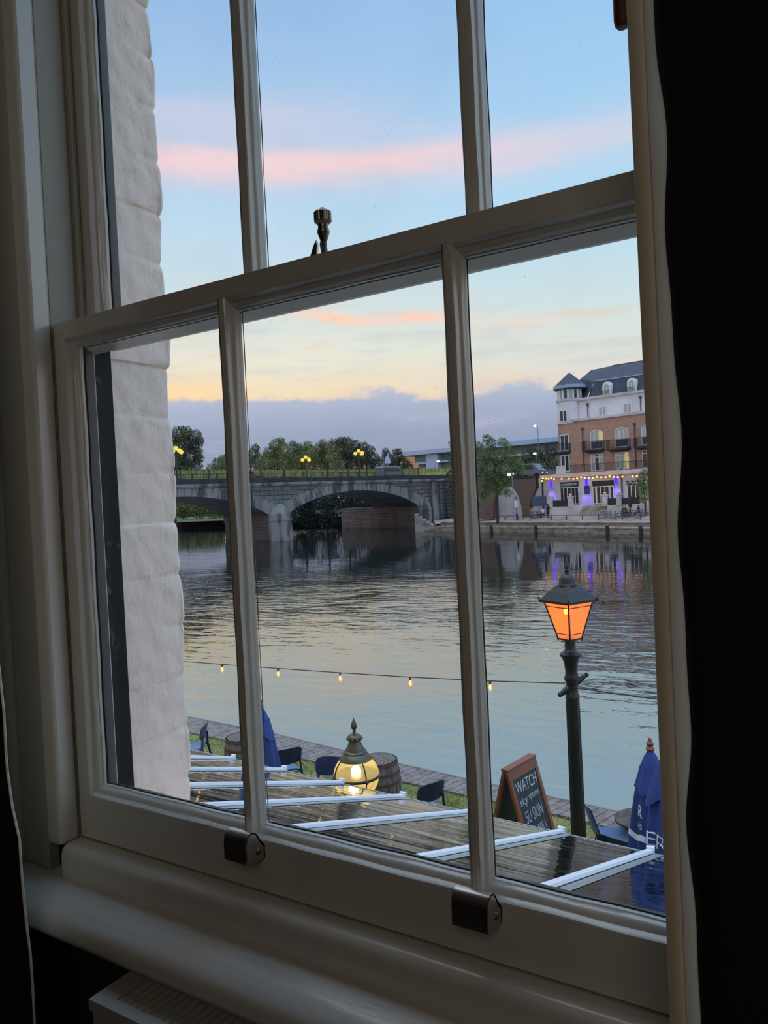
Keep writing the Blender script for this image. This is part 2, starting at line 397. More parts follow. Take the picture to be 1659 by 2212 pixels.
ar.build('architrave', M['lining'], win, bevel=.001)
ar = MB(); ar.box(.0295, .09, -.027, -.0125, -.445, 1.0); ar.build('architrave', M['lining'], win, bevel=.001)
# bottom bead and window board
bb = MB(); bb.prism([(-.0012, -.409), (-.0012, -.45), (-.029, -.45), (-.029, -.421), (-.027, -.4145), (-.023, -.4105), (-.017, -.409)], 'x', -.8585, .0015)
bb.build('bottom_bead', M['paintx'], win, smooth=True)
bd = MB(); bd.prism([(-.0125, -.445), (-.058, -.4495), (-.070, -.453), (-.079, -.4585), (-.084, -.467), (-.084, -.476), (-.079, -.484), (-.070, -.4875), (-.0125, -.4875)], 'x', -1.09, .16)
bd.build('window_board', M['paintx'], win, smooth=True)
ap = MB(); ap.prism([(-.0125, -.488), (-.05, -.488), (-.046, -.505), (-.03, -.512), (-.0125, -.53)], 'x', -1.05, .12)
ap.build('apron_moulding', M['lining'], win, smooth=True)

PROF = [(0, 0), (.0016, .0004), (.0030, .0030), (.0038, .0065), (.0052, .0075), (.0078, .0088), (.0094, .0115), (.0100, .0150), (.0112, .0160), (.0115, .0195)]
def loop(m, x0, x1, z0, z1, y, prof, wob=0, kl=1.0, kr=1.0):
    rings = []
    N = 14
    for (t, dy) in prof:
        a0, a1, b0, b1 = x0 + t * kl, x1 - t * kr, z0 + t, z1 - t; ring = []
        pts = [(a0 + (a1 - a0) * i / N, b0) for i in range(N)] + [(a1, b0 + (b1 - b0) * i / N) for i in range(N)] + [(a1 - (a1 - a0) * i / N, b1) for i in range(N)] + [(a0, b1 - (b1 - b0) * i / N) for i in range(N)]
        for q_, (px, pz) in enumerate(pts):
            k_ = kl if (3 * N <= q_ or q_ == 0) else (kr if N <= q_ <= 2 * N else 1.0); dyy = dy if k_ == 1.0 or dy < .023 else .0225 + (dy - .0225) * .2
            w = .0003 * math.sin(px * 61 + pz * 47 + t * 300) if wob and t > 0 else 0
            ring.append((px + w, y + dyy + w, pz + w))
        rings.append(ring)
    n = 4 * N; vs = [p for r in rings for p in r]
    fs = [(i * n + k, i * n + (k + 1) % n, (i + 1) * n + (k + 1) % n, (i + 1) * n + k) for i in range(len(rings) - 1) for k in range(n)]
    m.add(vs, fs)
def sash(name, y, zb, zt, zo0, zo1, label):
    s = bpy.data.objects.new(name, None); col.objects.link(s); s.parent = win; part(s, label)
    x0, x1 = -.857, .0
    st = MB(); st.box(x0, -.839, y, y + .0445, zb, zt); st.build('stile', M['paint'], s)
    st = MB(); st.box(-.018, x1, y, y + .0445, zb, zt); st.build('stile', M['paint'], s)
    rb = MB(); rb.box(-.8388, -.0182, y + .0001, y + .0445, zb, zo0); rb.build('bottom_rail', M['paintx'], s)
    rt = MB(); rt.box(-.8388, -.0182, y + .0001, y + .0445, zo1, zt)
    if name == 'lower_sash': rt.prism([(y + .0225, zo1 - .0115), (y + .0445, zo1 - .0155), (y + .0445, zo1 + .001), (y + .0225, zo1 + .001)], 'x', -.8388, -.0182)
    rt.build('top_rail', M['paintx'], s)
    bars = ((-.5755, -.5665), (-.3085, -.2995)) if name == 'lower_sash' else ((-.5800, -.5670), (-.3060, -.2930))
    panes = [(-.839, bars[0][0]), (bars[0][1], bars[1][0]), (bars[1][1], -.018)]; KB = .40
    for (a, b) in bars:
        mu = MB(); mu.box(a + .001, b - .001, y + .0098, y + .0262, zo0, zo1); mu.prism([(a, y + .0012), (a + .0012, y + .0002), ((a + b) / 2 - .0010, y - .0002), ((a + b) / 2, y + .0012), ((a + b) / 2 + .0010, y - .0002), (b - .0012, y + .0002), (b, y + .0012), (b, y + .01), (a, y + .01)], 'z', zo0, zo1); mu.build('glazing_bar', M['paint'], s)
    for i_, (a, b) in enumerate(panes):
        kl, kr = (1.0 if i_ == 0 else KB), (1.0 if i_ == 2 else KB)
        mo = MB(); loop(mo, a, b, zo0, zo1, y, PROF, 1, kl, kr)
        op_ = MB(); loop(op_, a, b, zo0, zo1, y, [(.0115, .0225), (.0105, .026), (.006, .036), (.0, .0435)], 1, kl, kr)
        part(op_.build('outer_putty', M['putty'], s, smooth=True), 'dark putty line behind the glass')
        mo.build('pane_moulding', M['paint'], s, smooth=True)
        g = MB(); g.box(a + .003, b - .003, y + .0197, y + .0223, zo0 + .006, zo1 - .006)
        g.build('glass_pane', M['glass'], s)
    return s
lower = sash('lower_sash', 0.0, -.407, .238, -.354, .2185, 'lower sliding sash, nearer the room')
upper = sash('upper_sash', .048, .2165, .885, .2345, .862, 'upper sliding sash, set further out')
# hook lifts on the bottom rail
def lift(x0, x1):
    p = [(-.0002, -.3700), (-.0002, -.3555), (-.0035, -.3525), (-.0075, -.3475), (-.0105, -.3420), (-.0145, -.3380), (-.0195, -.3365), (-.0245, -.3380), (-.0280, -.3420), (-.0292, -.3480), (-.0292, -.3660)]
    q = [(-.0275, -.3660), (-.0275, -.3485), (-.0265, -.3435), (-.0238, -.3398), (-.0195, -.3384), (-.0152, -.3396), (-.0122, -.3430), (-.0090, -.3490), (-.0050, -.3545), (-.0022, -.3570), (-.0022, -.3700)]
    o = MB(); o.prism(p + q, 'x', x0, x1)
    o.prism([(-.0003, -.3700), (-.0003, -.3558), (-.0035, -.3528), (-.0075, -.3478), (-.0105, -.3424), (-.0145, -.3384), (-.0195, -.3369), (-.0245, -.3384), (-.0276, -.3422), (-.0286, -.3480), (-.0286, -.3640), (-.02, -.3695)], 'x', x1 - .002, x1)
    s = o.build('finger_lift', M['steel'], lower, smooth=True); part(s, 'curved satin metal hook lift on the bottom rail')
    sc_ = MB(); sc_.lathe([(.0001, 0), (.0032, 0), (.0032, .0008), (.0024, .0014), (.0001, .0016)], n=14)
    w = sc_.build('screw', M['brass'], s); w.rotation_euler = (0, R(90), 0); w.location = (x1, -.0105, -.3600)
lift(-.5790, -.5490); lift(-.3135, -.2805)
# sash fastener on the meeting rail
fs_ = bpy.data.objects.new('sash_fastener', None); col.objects.link(fs_); fs_.parent = lower; fs_.location = (-.4555, .030, .238); part(fs_, 'brass screw fastener standing on the meeting rail')
MB().lathe([(.0001, 0), (.011, 0), (.011, .003), (.005, .005), (.0001, .006)], n=20).build('base', M['brass'], fs_)
th = [(.0001, .002)] + [(.0030 if i % 2 else .0026, .004 + i * .0008) for i in range(30)] + [(.0001, .030)]
MB().lathe(th, n=14).build('threaded_rod', M['brass'], fs_)
kn = MB(); prof = [(.0001, .023), (.0035, .0235), (.0062, .031), (.0064, .0325), (.0052, .0360), (.0055, .0395), (.0080, .0415), (.0088, .0425)]
kn.lathe(prof, n=40)
n = 48; vs = []
for z in (.0425, .0515):
    for k in range(n):
        r_ = .0088 if k % 2 else .0083; t = 2 * math.pi * k / n; vs.append((r_ * math.cos(t), r_ * math.sin(t), z))
kn.add(vs, [(k, (k + 1) % n, n + (k + 1) % n, n + k) for k in range(n)] + [tuple(range(n, 2 * n))])
kn.lathe([(.0088, .0515), (.0070, .0530), (.0022, .0533), (.0022, .0560), (.0001, .0562)], n=24)
kn.build('knob', M['brass'], fs_, smooth=True)
for (a, b, s) in ((-.0300, .016, 1), (-.0060, .0165, -1)):
    # curved horns of the fork that takes the screw
    out = [(0, -.004), (.001, .006), (.0045, .0165), (.0095, .0265), (.0125, .0310), (.0140, .0250), (.0125, .014), (.0135, .004), (.0145, -.004)]
    pr = [(a + x if s > 0 else a - x + .0145 - .0075, z) for (x, z) in out]
    h_ = MB(); h_.prism([(x, z) for x, z in pr], 'y', .010, .0135); h_.build('fork_horn', M['steel'], fs_, bevel=.0006)

# ------------------------------------------------------------------ curtains, radiator
cr_ = thing('curtain', 'dark red curtain with cream lining at the right of the window', 'curtain', (-.10, -.125, E - .9), group=None)
def sheet(path, z0, z1, nz, fn=None):
    m = MB(); w = len(path)
    for k in range(nz + 1):
        z = z0 + (z1 - z0) * k / nz
        for i, (x, y) in enumerate(path):
            dx, dy = fn(i, z, x, y) if fn else (0, 0)
            m.v.append((x + dx, y + dy, z))
    m.f = [(k * w + i, k * w + i + 1, (k + 1) * w + i + 1, (k + 1) * w + i) for k in range(nz) for i in range(w - 1)]
    return m
def W2(pth): return [(x + .10, y + .125) for x, y in pth]
hem = [(-.104, -.1155), (-.1095, -.1135), (-.1130, -.1155), (-.1145, -.1195), (-.1135, -.1225), (-.1110, -.1245), (-.1085, -.1250), (-.1060, -.1250), (-.1040, -.1245), (-.1035, -.1225)]
sheet(W2(hem), .1, 2.0, 60, lambda i, z, x, y: (.0004 * math.sin(z * 9), 0)).build('hem', M['lin2'], cr_, smooth=True)
lin = [(-.1035, -.1215), (-.1028, -.1262), (-.1000, -.1275), (-.0965, -.1280), (-.0935, -.1285), (-.0930, -.13)]
def linw(i, z, x, y):
    k = max(0, i - 1) / 4.0; zz = z - .9
    return (k * (.0014 * math.sin(zz * 9 + 1) + .0018 * math.sin(zz * 38) + .0009 * math.sin(zz * 71) - .0006 - .0035 * max(0, zz)), 0)
part(sheet(W2(lin), .1, 2.0, 240, linw).build('lining', M['lin2'], cr_, smooth=True), 'cream lining edge')
vel = [(-.0945, -.1275), (-.0935, -.1330), (-.0900, -.1380), (-.082, -.1410), (-.070, -.139), (-.058, -.132), (-.045, -.1305)]
for i in range(1, 40): vel.append((-.045 + i * .011, -.14 + .018 * math.sin(i * .8)))
sheet(W2(vel), .1, 2.0, 240, lambda i, z, x, y: (linw(5, z, x, y)[0] * max(0, 1 - i / 6.0) + .002 * math.sin(z * 3 + i * .7) * min(1, i / 8.0), 0)).build('face_fabric', M['velvet'], cr_, smooth=True)
bk = [(-.1035, -.116), (-.09, -.119), (-.07, -.112), (-.05, -.115)] + [(-.045 + i * .011, -.13 + .018 * math.sin(i * .8)) for i in range(1, 40)]
sheet(W2([(x, y) for x, y in bk[1:]]), .1, 2.0, 10).build('back_lining', M['lin'], cr_, smooth=True)

cl_ = thing('curtain', 'dark red curtain edge at the lower left of the window board', 'curtain', (-.9, -.12, E - .9))
epx = [(-60, 900), (-20, 1250), (0, 1457), (9, 1539), (15, 1655), (28, 1750), (42, 1807), (48, 1895), (55, 1971), (61, 2022), (67, 2064), (76, 2212), (84, 2330)]
ep = [onY(x, y, -.12) for x, y in epx]; zs = [p.z for p in ep][::-1]; xs = [p.x for p in ep][::-1]
def ex(z): return float(np.interp(z, zs, xs))
def edgefn(w):
    def f(i, z, x, y): return (ex(z + E - .9) + .9, 0)
    return f
pv = [(-.0012, .0005), (-.004, -.004), (-.012, -.008), (-.03, -.004), (-.05, .004), (-.075, -.012), (-.10, -.004), (-.13, -.016), (-.17, -.004), (-.22, -.018), (-.28, -.005)]
sheet(pv, .1, 2.0, 110, edgefn(0)).build('face_fabric', M['velvet'], cl_, smooth=True)
pl = [(-.0014, -.0012), (-.0004, -.0012), (.0002, .0004), (-.0006, .0016), (-.004, .003), (-.05, .012), (-.28, .012)]
part(sheet(pl, .1, 2.0, 110, edgefn(0)).build('lining', M['lin'], cl_, smooth=True), 'thin cream lining edge')

rod = MB(); rod.lathe([(.0001, 0), (.0035, .0004), (.0050, .0022), (.0056, .0055), (.0056, .9), (.0001, .9)], n=20)
tag(rod.build('curtain_rod', M['wood'], None, smooth=True, loc=(-.1335, -.055, E + .3135)), 'brown rounded wooden draw rod hanging in the top right of the window', 'rod')

ra = thing('radiator', 'cream panel radiator with a slotted top grille below the window board', 'radiator', (-.695, -.113, E - 1.05))
H = .55
rbm = MB(); rbm.box(0, 1.0, 0, .0745, .08, H - .012)
for i in range(28): rbm.box(.012 + i * .035, .030 + i * .035, -.006, .001, .11, H - .06)
rbm.build('panel', M['rad'], ra, bevel=.002)
gr = MB(); gr.box(-.002, 1.002, -.002, .012, H - .0115, H); gr.box(-.002, 1.002, .064, .0755, H - .0115, H); gr.box(-.002, .024, .0122, .0638, H - .0115, H)
for i in range(100):
    x = .026 + i * .0098
    gr.prism([(x, H - .001), (x + .0045, H), (x + .0075, H - .006), (x + .0065, H - .008), (x + .0035, H - .0035), (x, H - .004)], 'y', .0122, .0638)
gr.build('grille', M['rad'], ra)
box('grille_shade_sheet', M['dark'], ra, .026, .998, .0125, .0635, H - .0118, H - .0100)  # black sheet stands in for the shade between the slats

# ================================================================== THE NEAR BANK
M['grass'] = pbr('lawn_soil', rgb(112, 112, 62), .95, var=(1.6, rgb(140, 122, 80), .45, .62), bump=(40, .6, .02))
M['blade'] = pbr('grass_blades', rgb(134, 150, 68), .7, var=(1.4, rgb(160, 150, 92), .45, .62))
M['deck'] = pbr('weathered_decking', rgb(132, 116, 108), .75, var=(5, rgb(104, 90, 84), .4, .65), bump=(30, .4, .004))
M['deckg'] = pbr('deck_gap', rgb(40, 34, 30), .9)
M['blue'] = pbr('navy_plastic', rgb(36, 43, 70), .35, var=(90, rgb(120, 130, 150), .74, .78))
M['blueg'] = pbr('blue_grey_plastic', rgb(70, 98, 136), .35)
M['cloth'] = pbr('blue_canvas', rgb(42, 62, 122), .85, bump=(60, .3, .004), var=(3, rgb(34, 50, 102), .4, .65))
M['clothw'] = pbr('white_print', rgb(214, 216, 224), .8)
M['iron'] = pbr('black_cast_iron', rgb(32, 32, 30), .32, .1, bump=(50, .3, .003), var=(60, rgb(80, 76, 66), .68, .74))
M['ironr'] = pbr('black_lantern_roof', rgb(54, 45, 42), .42, .2, var=(30, rgb(90, 84, 76), .7, .78))
M['oak'] = pbr('barrel_oak', rgb(112, 100, 88), .8, var=(7, rgb(74, 62, 52), .4, .65, (4, 4, .5)), bump=(30, .4, .004))
M['rust'] = pbr('rusty_hoop', rgb(92, 60, 48), .7, .3)
M['lid'] = pbr('barrel_lid', rgb(146, 136, 130), .5, var=(2, rgb(118, 108, 100), .4, .65, (6, .5, 1)))
M['mahog'] = pbr('orange_brown_wood', rgb(128, 70, 44), .45, var=(10, rgb(110, 58, 38), .4, .65, (5, 5, .6)))
M['slate'] = pbr('chalkboard', rgb(34, 38, 40), .6)
M['chalk'] = pbr('chalk', rgb(226, 228, 230), .9)
M['pvc'] = pbr('white_roof_bar', rgb(226, 224, 228), .3, bump=(20, .1, .001))
M['gasket'] = pbr('black_gasket', rgb(26, 26, 26), .7)
M['flash'] = pbr('grey_flashing', rgb(134, 138, 134), .3)
M['rglass'] = glassy('roof_glass', (.26, .34, .30, 1), 1.7, .012, 1.7, dirt=(60, .10, .60, .05), bump=(1.0, .6, .010, (1.1, 5.5, 1)))
M['cable'] = pbr('black_cable', rgb(30, 34, 30), .6)
M['socket'] = pbr('bulb_socket', rgb(90, 40, 28), .5)
M['bulb'] = emit('warm_bulb', rgb(255, 206, 120), 3.2)
M['bulbg'] = glassy('bulb_glass', (1, .93, .8, 1), 1.4, 0, 1, emis=rgb(255, 170, 90), estr=.18)

# deck edge (world x, outer y, inner y)
EDGE = [(-40, 12.2, 11.5), (-14, 10.75, 10.05), (-12.1, 10.60, 9.93), (-9.64, 10.42, 9.72), (-7.27, 10.08, 9.46), (-5.38, 9.86, 9.34), (-3.57, 9.70, 9.22), (-2.85, 9.62, 9.13), (4, 9.0, 8.5), (30, 6.6, 6.1)]
def eo(x, k): return float(np.interp(x, [e[0] for e in EDGE], [e[k] for e in EDGE]))
m = MB(); m.add([(x, -.0, 0) for x, a, b in EDGE] + [(x, b + .03, 0) for x, a, b in EDGE] + [(x, -.0, -1.5) for x, a, b in EDGE] + [(x, b + .03, -1.5) for x, a, b in EDGE],
      [(i, i + 1, len(EDGE) + i + 1, len(EDGE) + i) for i in range(len(EDGE) - 1)] + [(len(EDGE) + i, len(EDGE) + i + 1, 3 * len(EDGE) + i + 1, 3 * len(EDGE) + i) for i in range(len(EDGE) - 1)])
struct(m.build('lawn_ground', M['grass']))
N_ = 52000; rs = np.random.RandomState(3)
gx = rs.uniform(-13.2, -.6, N_); gy0 = 4.3 + rs.uniform(0, 1, N_) * 5.6
gin = np.interp(gx, [e[0] for e in EDGE], [e[2] for e in EDGE])
ok = gy0 < gin - .01; gx = gx[ok]; gy = gy0[ok]; n_ = len(gx)
ang = rs.uniform(0, math.pi, n_); h = rs.uniform(.03, .085, n_) * (.7 + .5 * np.sin(gx * 2.1) * np.sin(gy * 3.0)); wd_ = .007; lx_ = rs.normal(0, .02, n_); ly_ = rs.normal(0, .02, n_)
P = np.zeros((n_, 4, 3)); ca, sa = np.cos(ang) * wd_, np.sin(ang) * wd_
P[:, 0] = np.stack([gx - ca, gy - sa, 0 * gx], 1); P[:, 1] = np.stack([gx + ca, gy + sa, 0 * gx], 1)
P[:, 2] = np.stack([gx + ca * .3 + lx_, gy + sa * .3 + ly_, h], 1); P[:, 3] = np.stack([gx - ca * .3 + lx_, gy - sa * .3 + ly_, h], 1)
tag(quads('grass', M['blade'], None, P), 'patchy green and straw-coloured grass between the glass roof and the decking', 'grass', kind='stuff')
m = MB(); g = MB(); x = -16.0
while x < 6:
    x2 = x + .135; a0, a1, b0, b1 = eo(x, 1), eo(x2 - .012, 1), eo(x, 2), eo(x2 - .012, 2); sk = .10
    top = [(x - sk, b0, .035), (x2 - .012 - sk, b1, .035), (x2 - .012 + sk * .4, a1, .035), (x + sk * .4, a0, .035)]
    m.add(top + [(p[0], p[1], .005) for p in top], [(0, 1, 2, 3), (0, 4, 5, 1), (1, 5, 6, 2), (2, 6, 7, 3), (3, 7, 4, 0)]); x = x2
dk = m.build('deck_boards', M['deck']); struct(dk)
g = MB()
for i in range(1, len(EDGE) - 1):
    (x0, a0, b0), (x1, a1, b1) = EDGE[i], EDGE[i + 1]
    if x0 > 6: break
    g.add([(x0, b0, .004), (x1, b1, .004), (x1, a1, .004), (x0, a0, .004), (x0, a0 - .02, -1.3), (x1, a1 - .02, -1.3)], [(0, 1, 2, 3), (3, 2, 5, 4)])
    g.add([(x0, a0, .04), (x1, a1, .04), (x1, a1 + .04, .04), (x0, a0 + .04, .04), (x0, a0 + .04, -.25), (x1, a1 + .04, -.25), (x0, a0, 0), (x1, a1, 0)], [(0, 1, 2, 3), (3, 2, 5, 4), (0, 6, 7, 1)])
struct(g.build('deck_edge', M['deck']))
struct(MB().box(-8.2, 3.0, .2, 3.9, .002, .02).build('patio_floor', pbr('dark_patio', rgb(58, 70, 62), .8)))

# ------------------------------------------------------------------ conservatory roof
def ey(x): return 3.975 - .0555 * x
SL = .33; ZE = 2.2
def rz_(x, y): return ZE + SL * (ey(x) - y)
ro = thing('conservatory_roof', 'sloping glass lean-to roof with white glazing bars just below the window', 'glass roof', (-3.6, 3.9, 0))
o3 = Vector((3.6, -3.9, 0))
def rb(x, y, dz): return Vector((x, y, rz_(x, y) + dz)) + o3
bx = [-.595 + .6 * 4, -.595 + .6 * 3, -.595 + 1.2, -.595 + .6, -.595, -1.19, -1.755, -2.42, -2.99, -3.57, -4.175, -4.78, -5.38, -5.98, -6.58, -7.18, -7.78]
def bar(xc, w, z0, z1, ov, mat, nm, par, yw=.215):
    v = []
    for (y, ) in ((yw,), (ey(xc) + ov,)):
        for (dx, dz) in ((-w / 2, z0), (w / 2, z0), (w / 2 * .8, z1), (-w / 2 * .8, z1)): v.append(rb(xc + dx, y, dz) - Vector((0, 0, 0)))
    mm = MB(); mm.add(v, [(0, 1, 2, 3), (4, 7, 6, 5), (0, 4, 5, 1), (1, 5, 6, 2), (2, 6, 7, 3), (3, 7, 4, 0)]); return mm.build(nm, mat, par)
for i, xc in enumerate(bx):
    b_ = bar(xc, .044, .008, .026, .05, M['pvc'], 'glazing_bar', ro)
    part(bar(xc, .064, -.004, .010, .03, M['gasket'], 'gasket', b_), 'black gasket under the white bar')
    part(bar(xc + .055, .05, .0085, .0105, .0, M['flash'], 'flashing', b_), 'grey flashing strip beside the bar')
    e_ = MB(); p = rb(xc, ey(xc) + .02, .034); e_.box(p.x - .023, p.x + .023, p.y + .012, p.y + .032, p.z - .022, p.z + .002); e_.build('end_cap', M['pvc'], b_)
    if i + 1 < len(bx):
        x1 = bx[i + 1]; v = [rb(xc - .02, .22, 0), rb(x1 + .02, .22, 0), rb(x1 + .02, ey(x1), 0), rb(xc - .02, ey(xc), 0)]
        mm = MB(); mm.add(v + [q + Vector((0, 0, .006)) for q in v], [(0, 1, 2, 3), (4, 7, 6, 5), (0, 4, 5, 1), (1, 5, 6, 2), (2, 6, 7, 3), (3, 7, 4, 0)])
        mm.build('roof_pane', M['rglass'], ro)
gv = MB(); x0, x1 = bx[0], bx[-1]
a, b = rb(x0, ey(x0), 0), rb(x1, ey(x1), 0)
for (dy0, dy1, z0, z1) in ((-.06, .0, -.16, -.012), (.0, .012, -.06, .008)):
    gv.add([a + Vector((0, dy0, z0)), b + Vector((0, dy0, z0)), b + Vector((0, dy1, z0)), a + Vector((0, dy1, z0)), a + Vector((0, dy0, z1)), b + Vector((0, dy0, z1)), b + Vector((0, dy1, z1)), a + Vector((0, dy1, z1))],
           [(0, 1, 2, 3), (4, 7, 6, 5), (0, 4, 5, 1), (2, 6, 7, 3), (1, 5, 6, 2), (0, 3, 7, 4)])
gv.build('eave_beam', M['flash'], ro)
for xc in (bx[0], -1.19, -3.57, -5.98, bx[-1]):
    p = rb(xc, ey(xc) - .05, 0); pm = MB(); pm.box(p.x - .035, p.x + .035, p.y - .05, p.y + .0, 0, ZE - .14); pm.build('post', M['pvc'], ro)

# ------------------------------------------------------------------ furniture
def chair(name, loc, face, label, mat, shell=False):
    rz = math.atan2(face[0], -face[1])          # local -y is the front
    t = thing(name, label, 'chair', (loc[0], loc[1], 0), rz, 'chairs on the riverside lawn')
    if not shell:
        def seatf(u, v, dz):
            x = (u - .5) * .43 * (1 - .12 * v); y = .20 - v * .42
            return (x, y, .45 + dz - .018 * math.sin(math.pi * u) + (.012 if v < .1 else 0) - .02 * max(0, v - .8) * 5)
        s = MB(); s.grid(lambda u, v: seatf(u, v, 0), 12, 12); s.grid(lambda u, v: seatf(u, v, -.018), 12, 12)
        ed = [(0, j / 12) for j in range(13)] + [(i / 12, 1) for i in range(1, 13)] + [(1, 1 - j / 12) for j in range(1, 13)] + [(1 - i / 12, 0) for i in range(1, 12)]
        n = len(ed); s.add([seatf(u, v, 0) for u, v in ed] + [seatf(u, v, -.018) for u, v in ed], [(i, (i + 1) % n, n + (i + 1) % n, n + i) for i in range(n)])
        part(s.build('seat', M['blueg'] if mat is M['blue'] else mat, t, smooth=True), 'paler blue seat')
        pr = []
        for k in range(24):
            a = 2 * math.pi * k / 24; c, s_ = math.cos(a), math.sin(a)
            pr.append((.215 * math.copysign(abs(c) ** .45, c), .70 + .125 * math.copysign(abs(s_) ** .5, s_)))
        b = MB(); vs = []
        for dy in (0, .014):
            for (x, z) in pr: vs.append((x * (1 + (z - .7) * .15), .215 + dy + (z - .6) * .22 - .045 * (abs(x) / .215) ** 2 * 1.0, z))
        vs.append((0, .215 + .022, .70)); vs.append((0, .229 + .022, .70)); k = 24
        b.add(vs, [(i, (i + 1) % k, k + (i + 1) % k, k + i) for i in range(k)] + [((i + 1) % k, i, 2 * k) for i in range(k)] + [(k + i, k + (i + 1) % k, 2 * k + 1) for i in range(k)])
        b.build('backrest', mat, t, smooth=True)
        for sx in (-1, 1):
            g = MB(); g.tube([(sx * .235, .30, 0), (sx * .20, .21, .44), (sx * .175, .225, .64)], [.013, .018, .015], 8, sx=1.2); g.build('rear_leg', mat, t, smooth=True)
            g = MB(); g.tube([(sx * .225, -.24, 0), (sx * .19, -.17, .42)], [.012, .018], 8, sx=1.2); g.build('front_leg', mat, t, smooth=True)
            g = MB(); g.tube([(sx * .19, -.18, .425), (sx * .195, .20, .43)], .014, 6); g.build('seat_rail', mat, t, smooth=True)
        g = MB(); g.tube([(-.19, .205, .46), (-.1, .215, .49), (.1, .215, .49), (.19, .205, .46)], .014, 6); g.build('back_stretcher', mat, t, smooth=True)
    else:
        def f(u, v, d):
            x = (u - .5) * 2
            if v < .5: q = v / .5; y, z, w = .22 - .0 - .10 * q + .09, .86 - .40 * q, .17 + .06 * q
            if v < .5:
                y, z = .30 - .12 * q, .84 - .37 * q
            else:
                q = (v - .5) / .5; y, z, w = .18 - .44 * q, .47 - .045 * math.sin(q * math.pi) + .0 * q, .23 - .01 * q
                if q < .2: z = .47 - .03 * math.sin(q * math.pi)
            return (x * w, y + (.03 * x * x if v < .5 else 0) * -1 + d * (1 if v < .5 else 0), z + .03 * x * x * (1 if v > .5 else 0) - d * (0 if v < .5 else 1))
        s = MB(); s.grid(lambda u, v: f(u, v, 0), 10, 22); s.grid(lambda u, v: f(u, v, .010), 10, 22)
        s.build('seat_shell', mat, t, smooth=True)
        for sx in (-1, 1):
            for sy in (-1, 1):
                g = MB(); g.tube([(sx * .22, sy * .22, 0), (sx * .15, sy * .13, .445)], .009, 6); g.build('leg', M['iron'], t, smooth=True)
    return t
chair('garden_chair', (-9.66, 8.32), (-.84, -.54), 'navy plastic chair on the lawn at the far left, beside the white painted wall', M['blue'])
chair('garden_chair', (-7.52, 8.12), (-.85, .5), 'navy plastic chair just right of the left blue parasol, its edge-on back towards us', M['blue'])
chair('garden_chair', (-6.42, 7.72), (.35, -.93), 'navy plastic chair left of the glowing globe lamp', M['blue'])
chair('garden_chair', (-4.98, 7.80), (-.9, .35), 'navy plastic chair right of the globe lamp and barrel, with pale blue seat', M['blue'])
chair('garden_chair', (-2.60, 7.98), (.84, .54), 'blue-grey moulded shell chair on thin legs behind the black lamp post', M['blueg'], shell=True)
chair('garden_chair', (-2.28, 7.40), (.25, .97), 'dark navy chair back just showing above the roof edge below the shell chair', M['blue'])

def barrel(loc, label, rz=0.0):
    t = thing('barrel', label, 'barrel', (loc[0], loc[1], 0), rz, 'oak barrels used as tables on the lawn'); t.scale = (.88, .88, .9)
    def rad(z): q = (z - .45) / .45; return .355 - .055 * q * q
    b = MB(); n = 26; vs = []; fs = []; NZ = 14
    for i in range(NZ + 1):
        z = .9 * i / NZ
        for k in range(n):
            for e in (-.46, .46):
                a = 2 * math.pi * (k + e) / n; r = rad(z); vs.append((r * math.cos(a), r * math.sin(a), z))
    w = 2 * n
    for i in range(NZ):
        for k in range(w): fs.append((i * w + k, i * w + (k + 1) % w, (i + 1) * w + (k + 1) % w, (i + 1) * w + k))
    b.add(vs, fs); b.lathe([(.30, .9), (.283, .9), (.280, .872)], n=52)
    b.build('staves', M['oak'], t)
    l = MB(); l.lathe([(.0001, .868), (.281, .868), (.281, .876), (.0001, .876)], n=40); l.build('lid', M['lid'], t)
    for z0, z1 in ((.005, .05), (.15, .19), (.29, .325), (.575, .61), (.71, .75), (.85, .896)):
        h = MB(); h.lathe([(rad(z0) + .001, z0), (rad(z0) + .005, z0), (rad(z1) + .005, z1), (rad(z1) + .001, z1)], n=52); h.build('hoop', M['rust'], t, smooth=True)
    return t
q = onZ(525, 1592, .8); barrel((q.x, q.y), 'oak barrel with rusty hoops on the lawn beside the left blue parasol')
q = onZ(816, 1641, .8); barrel((q.x, q.y), 'oak barrel with rusty hoops standing behind the glowing globe lamp', .3)

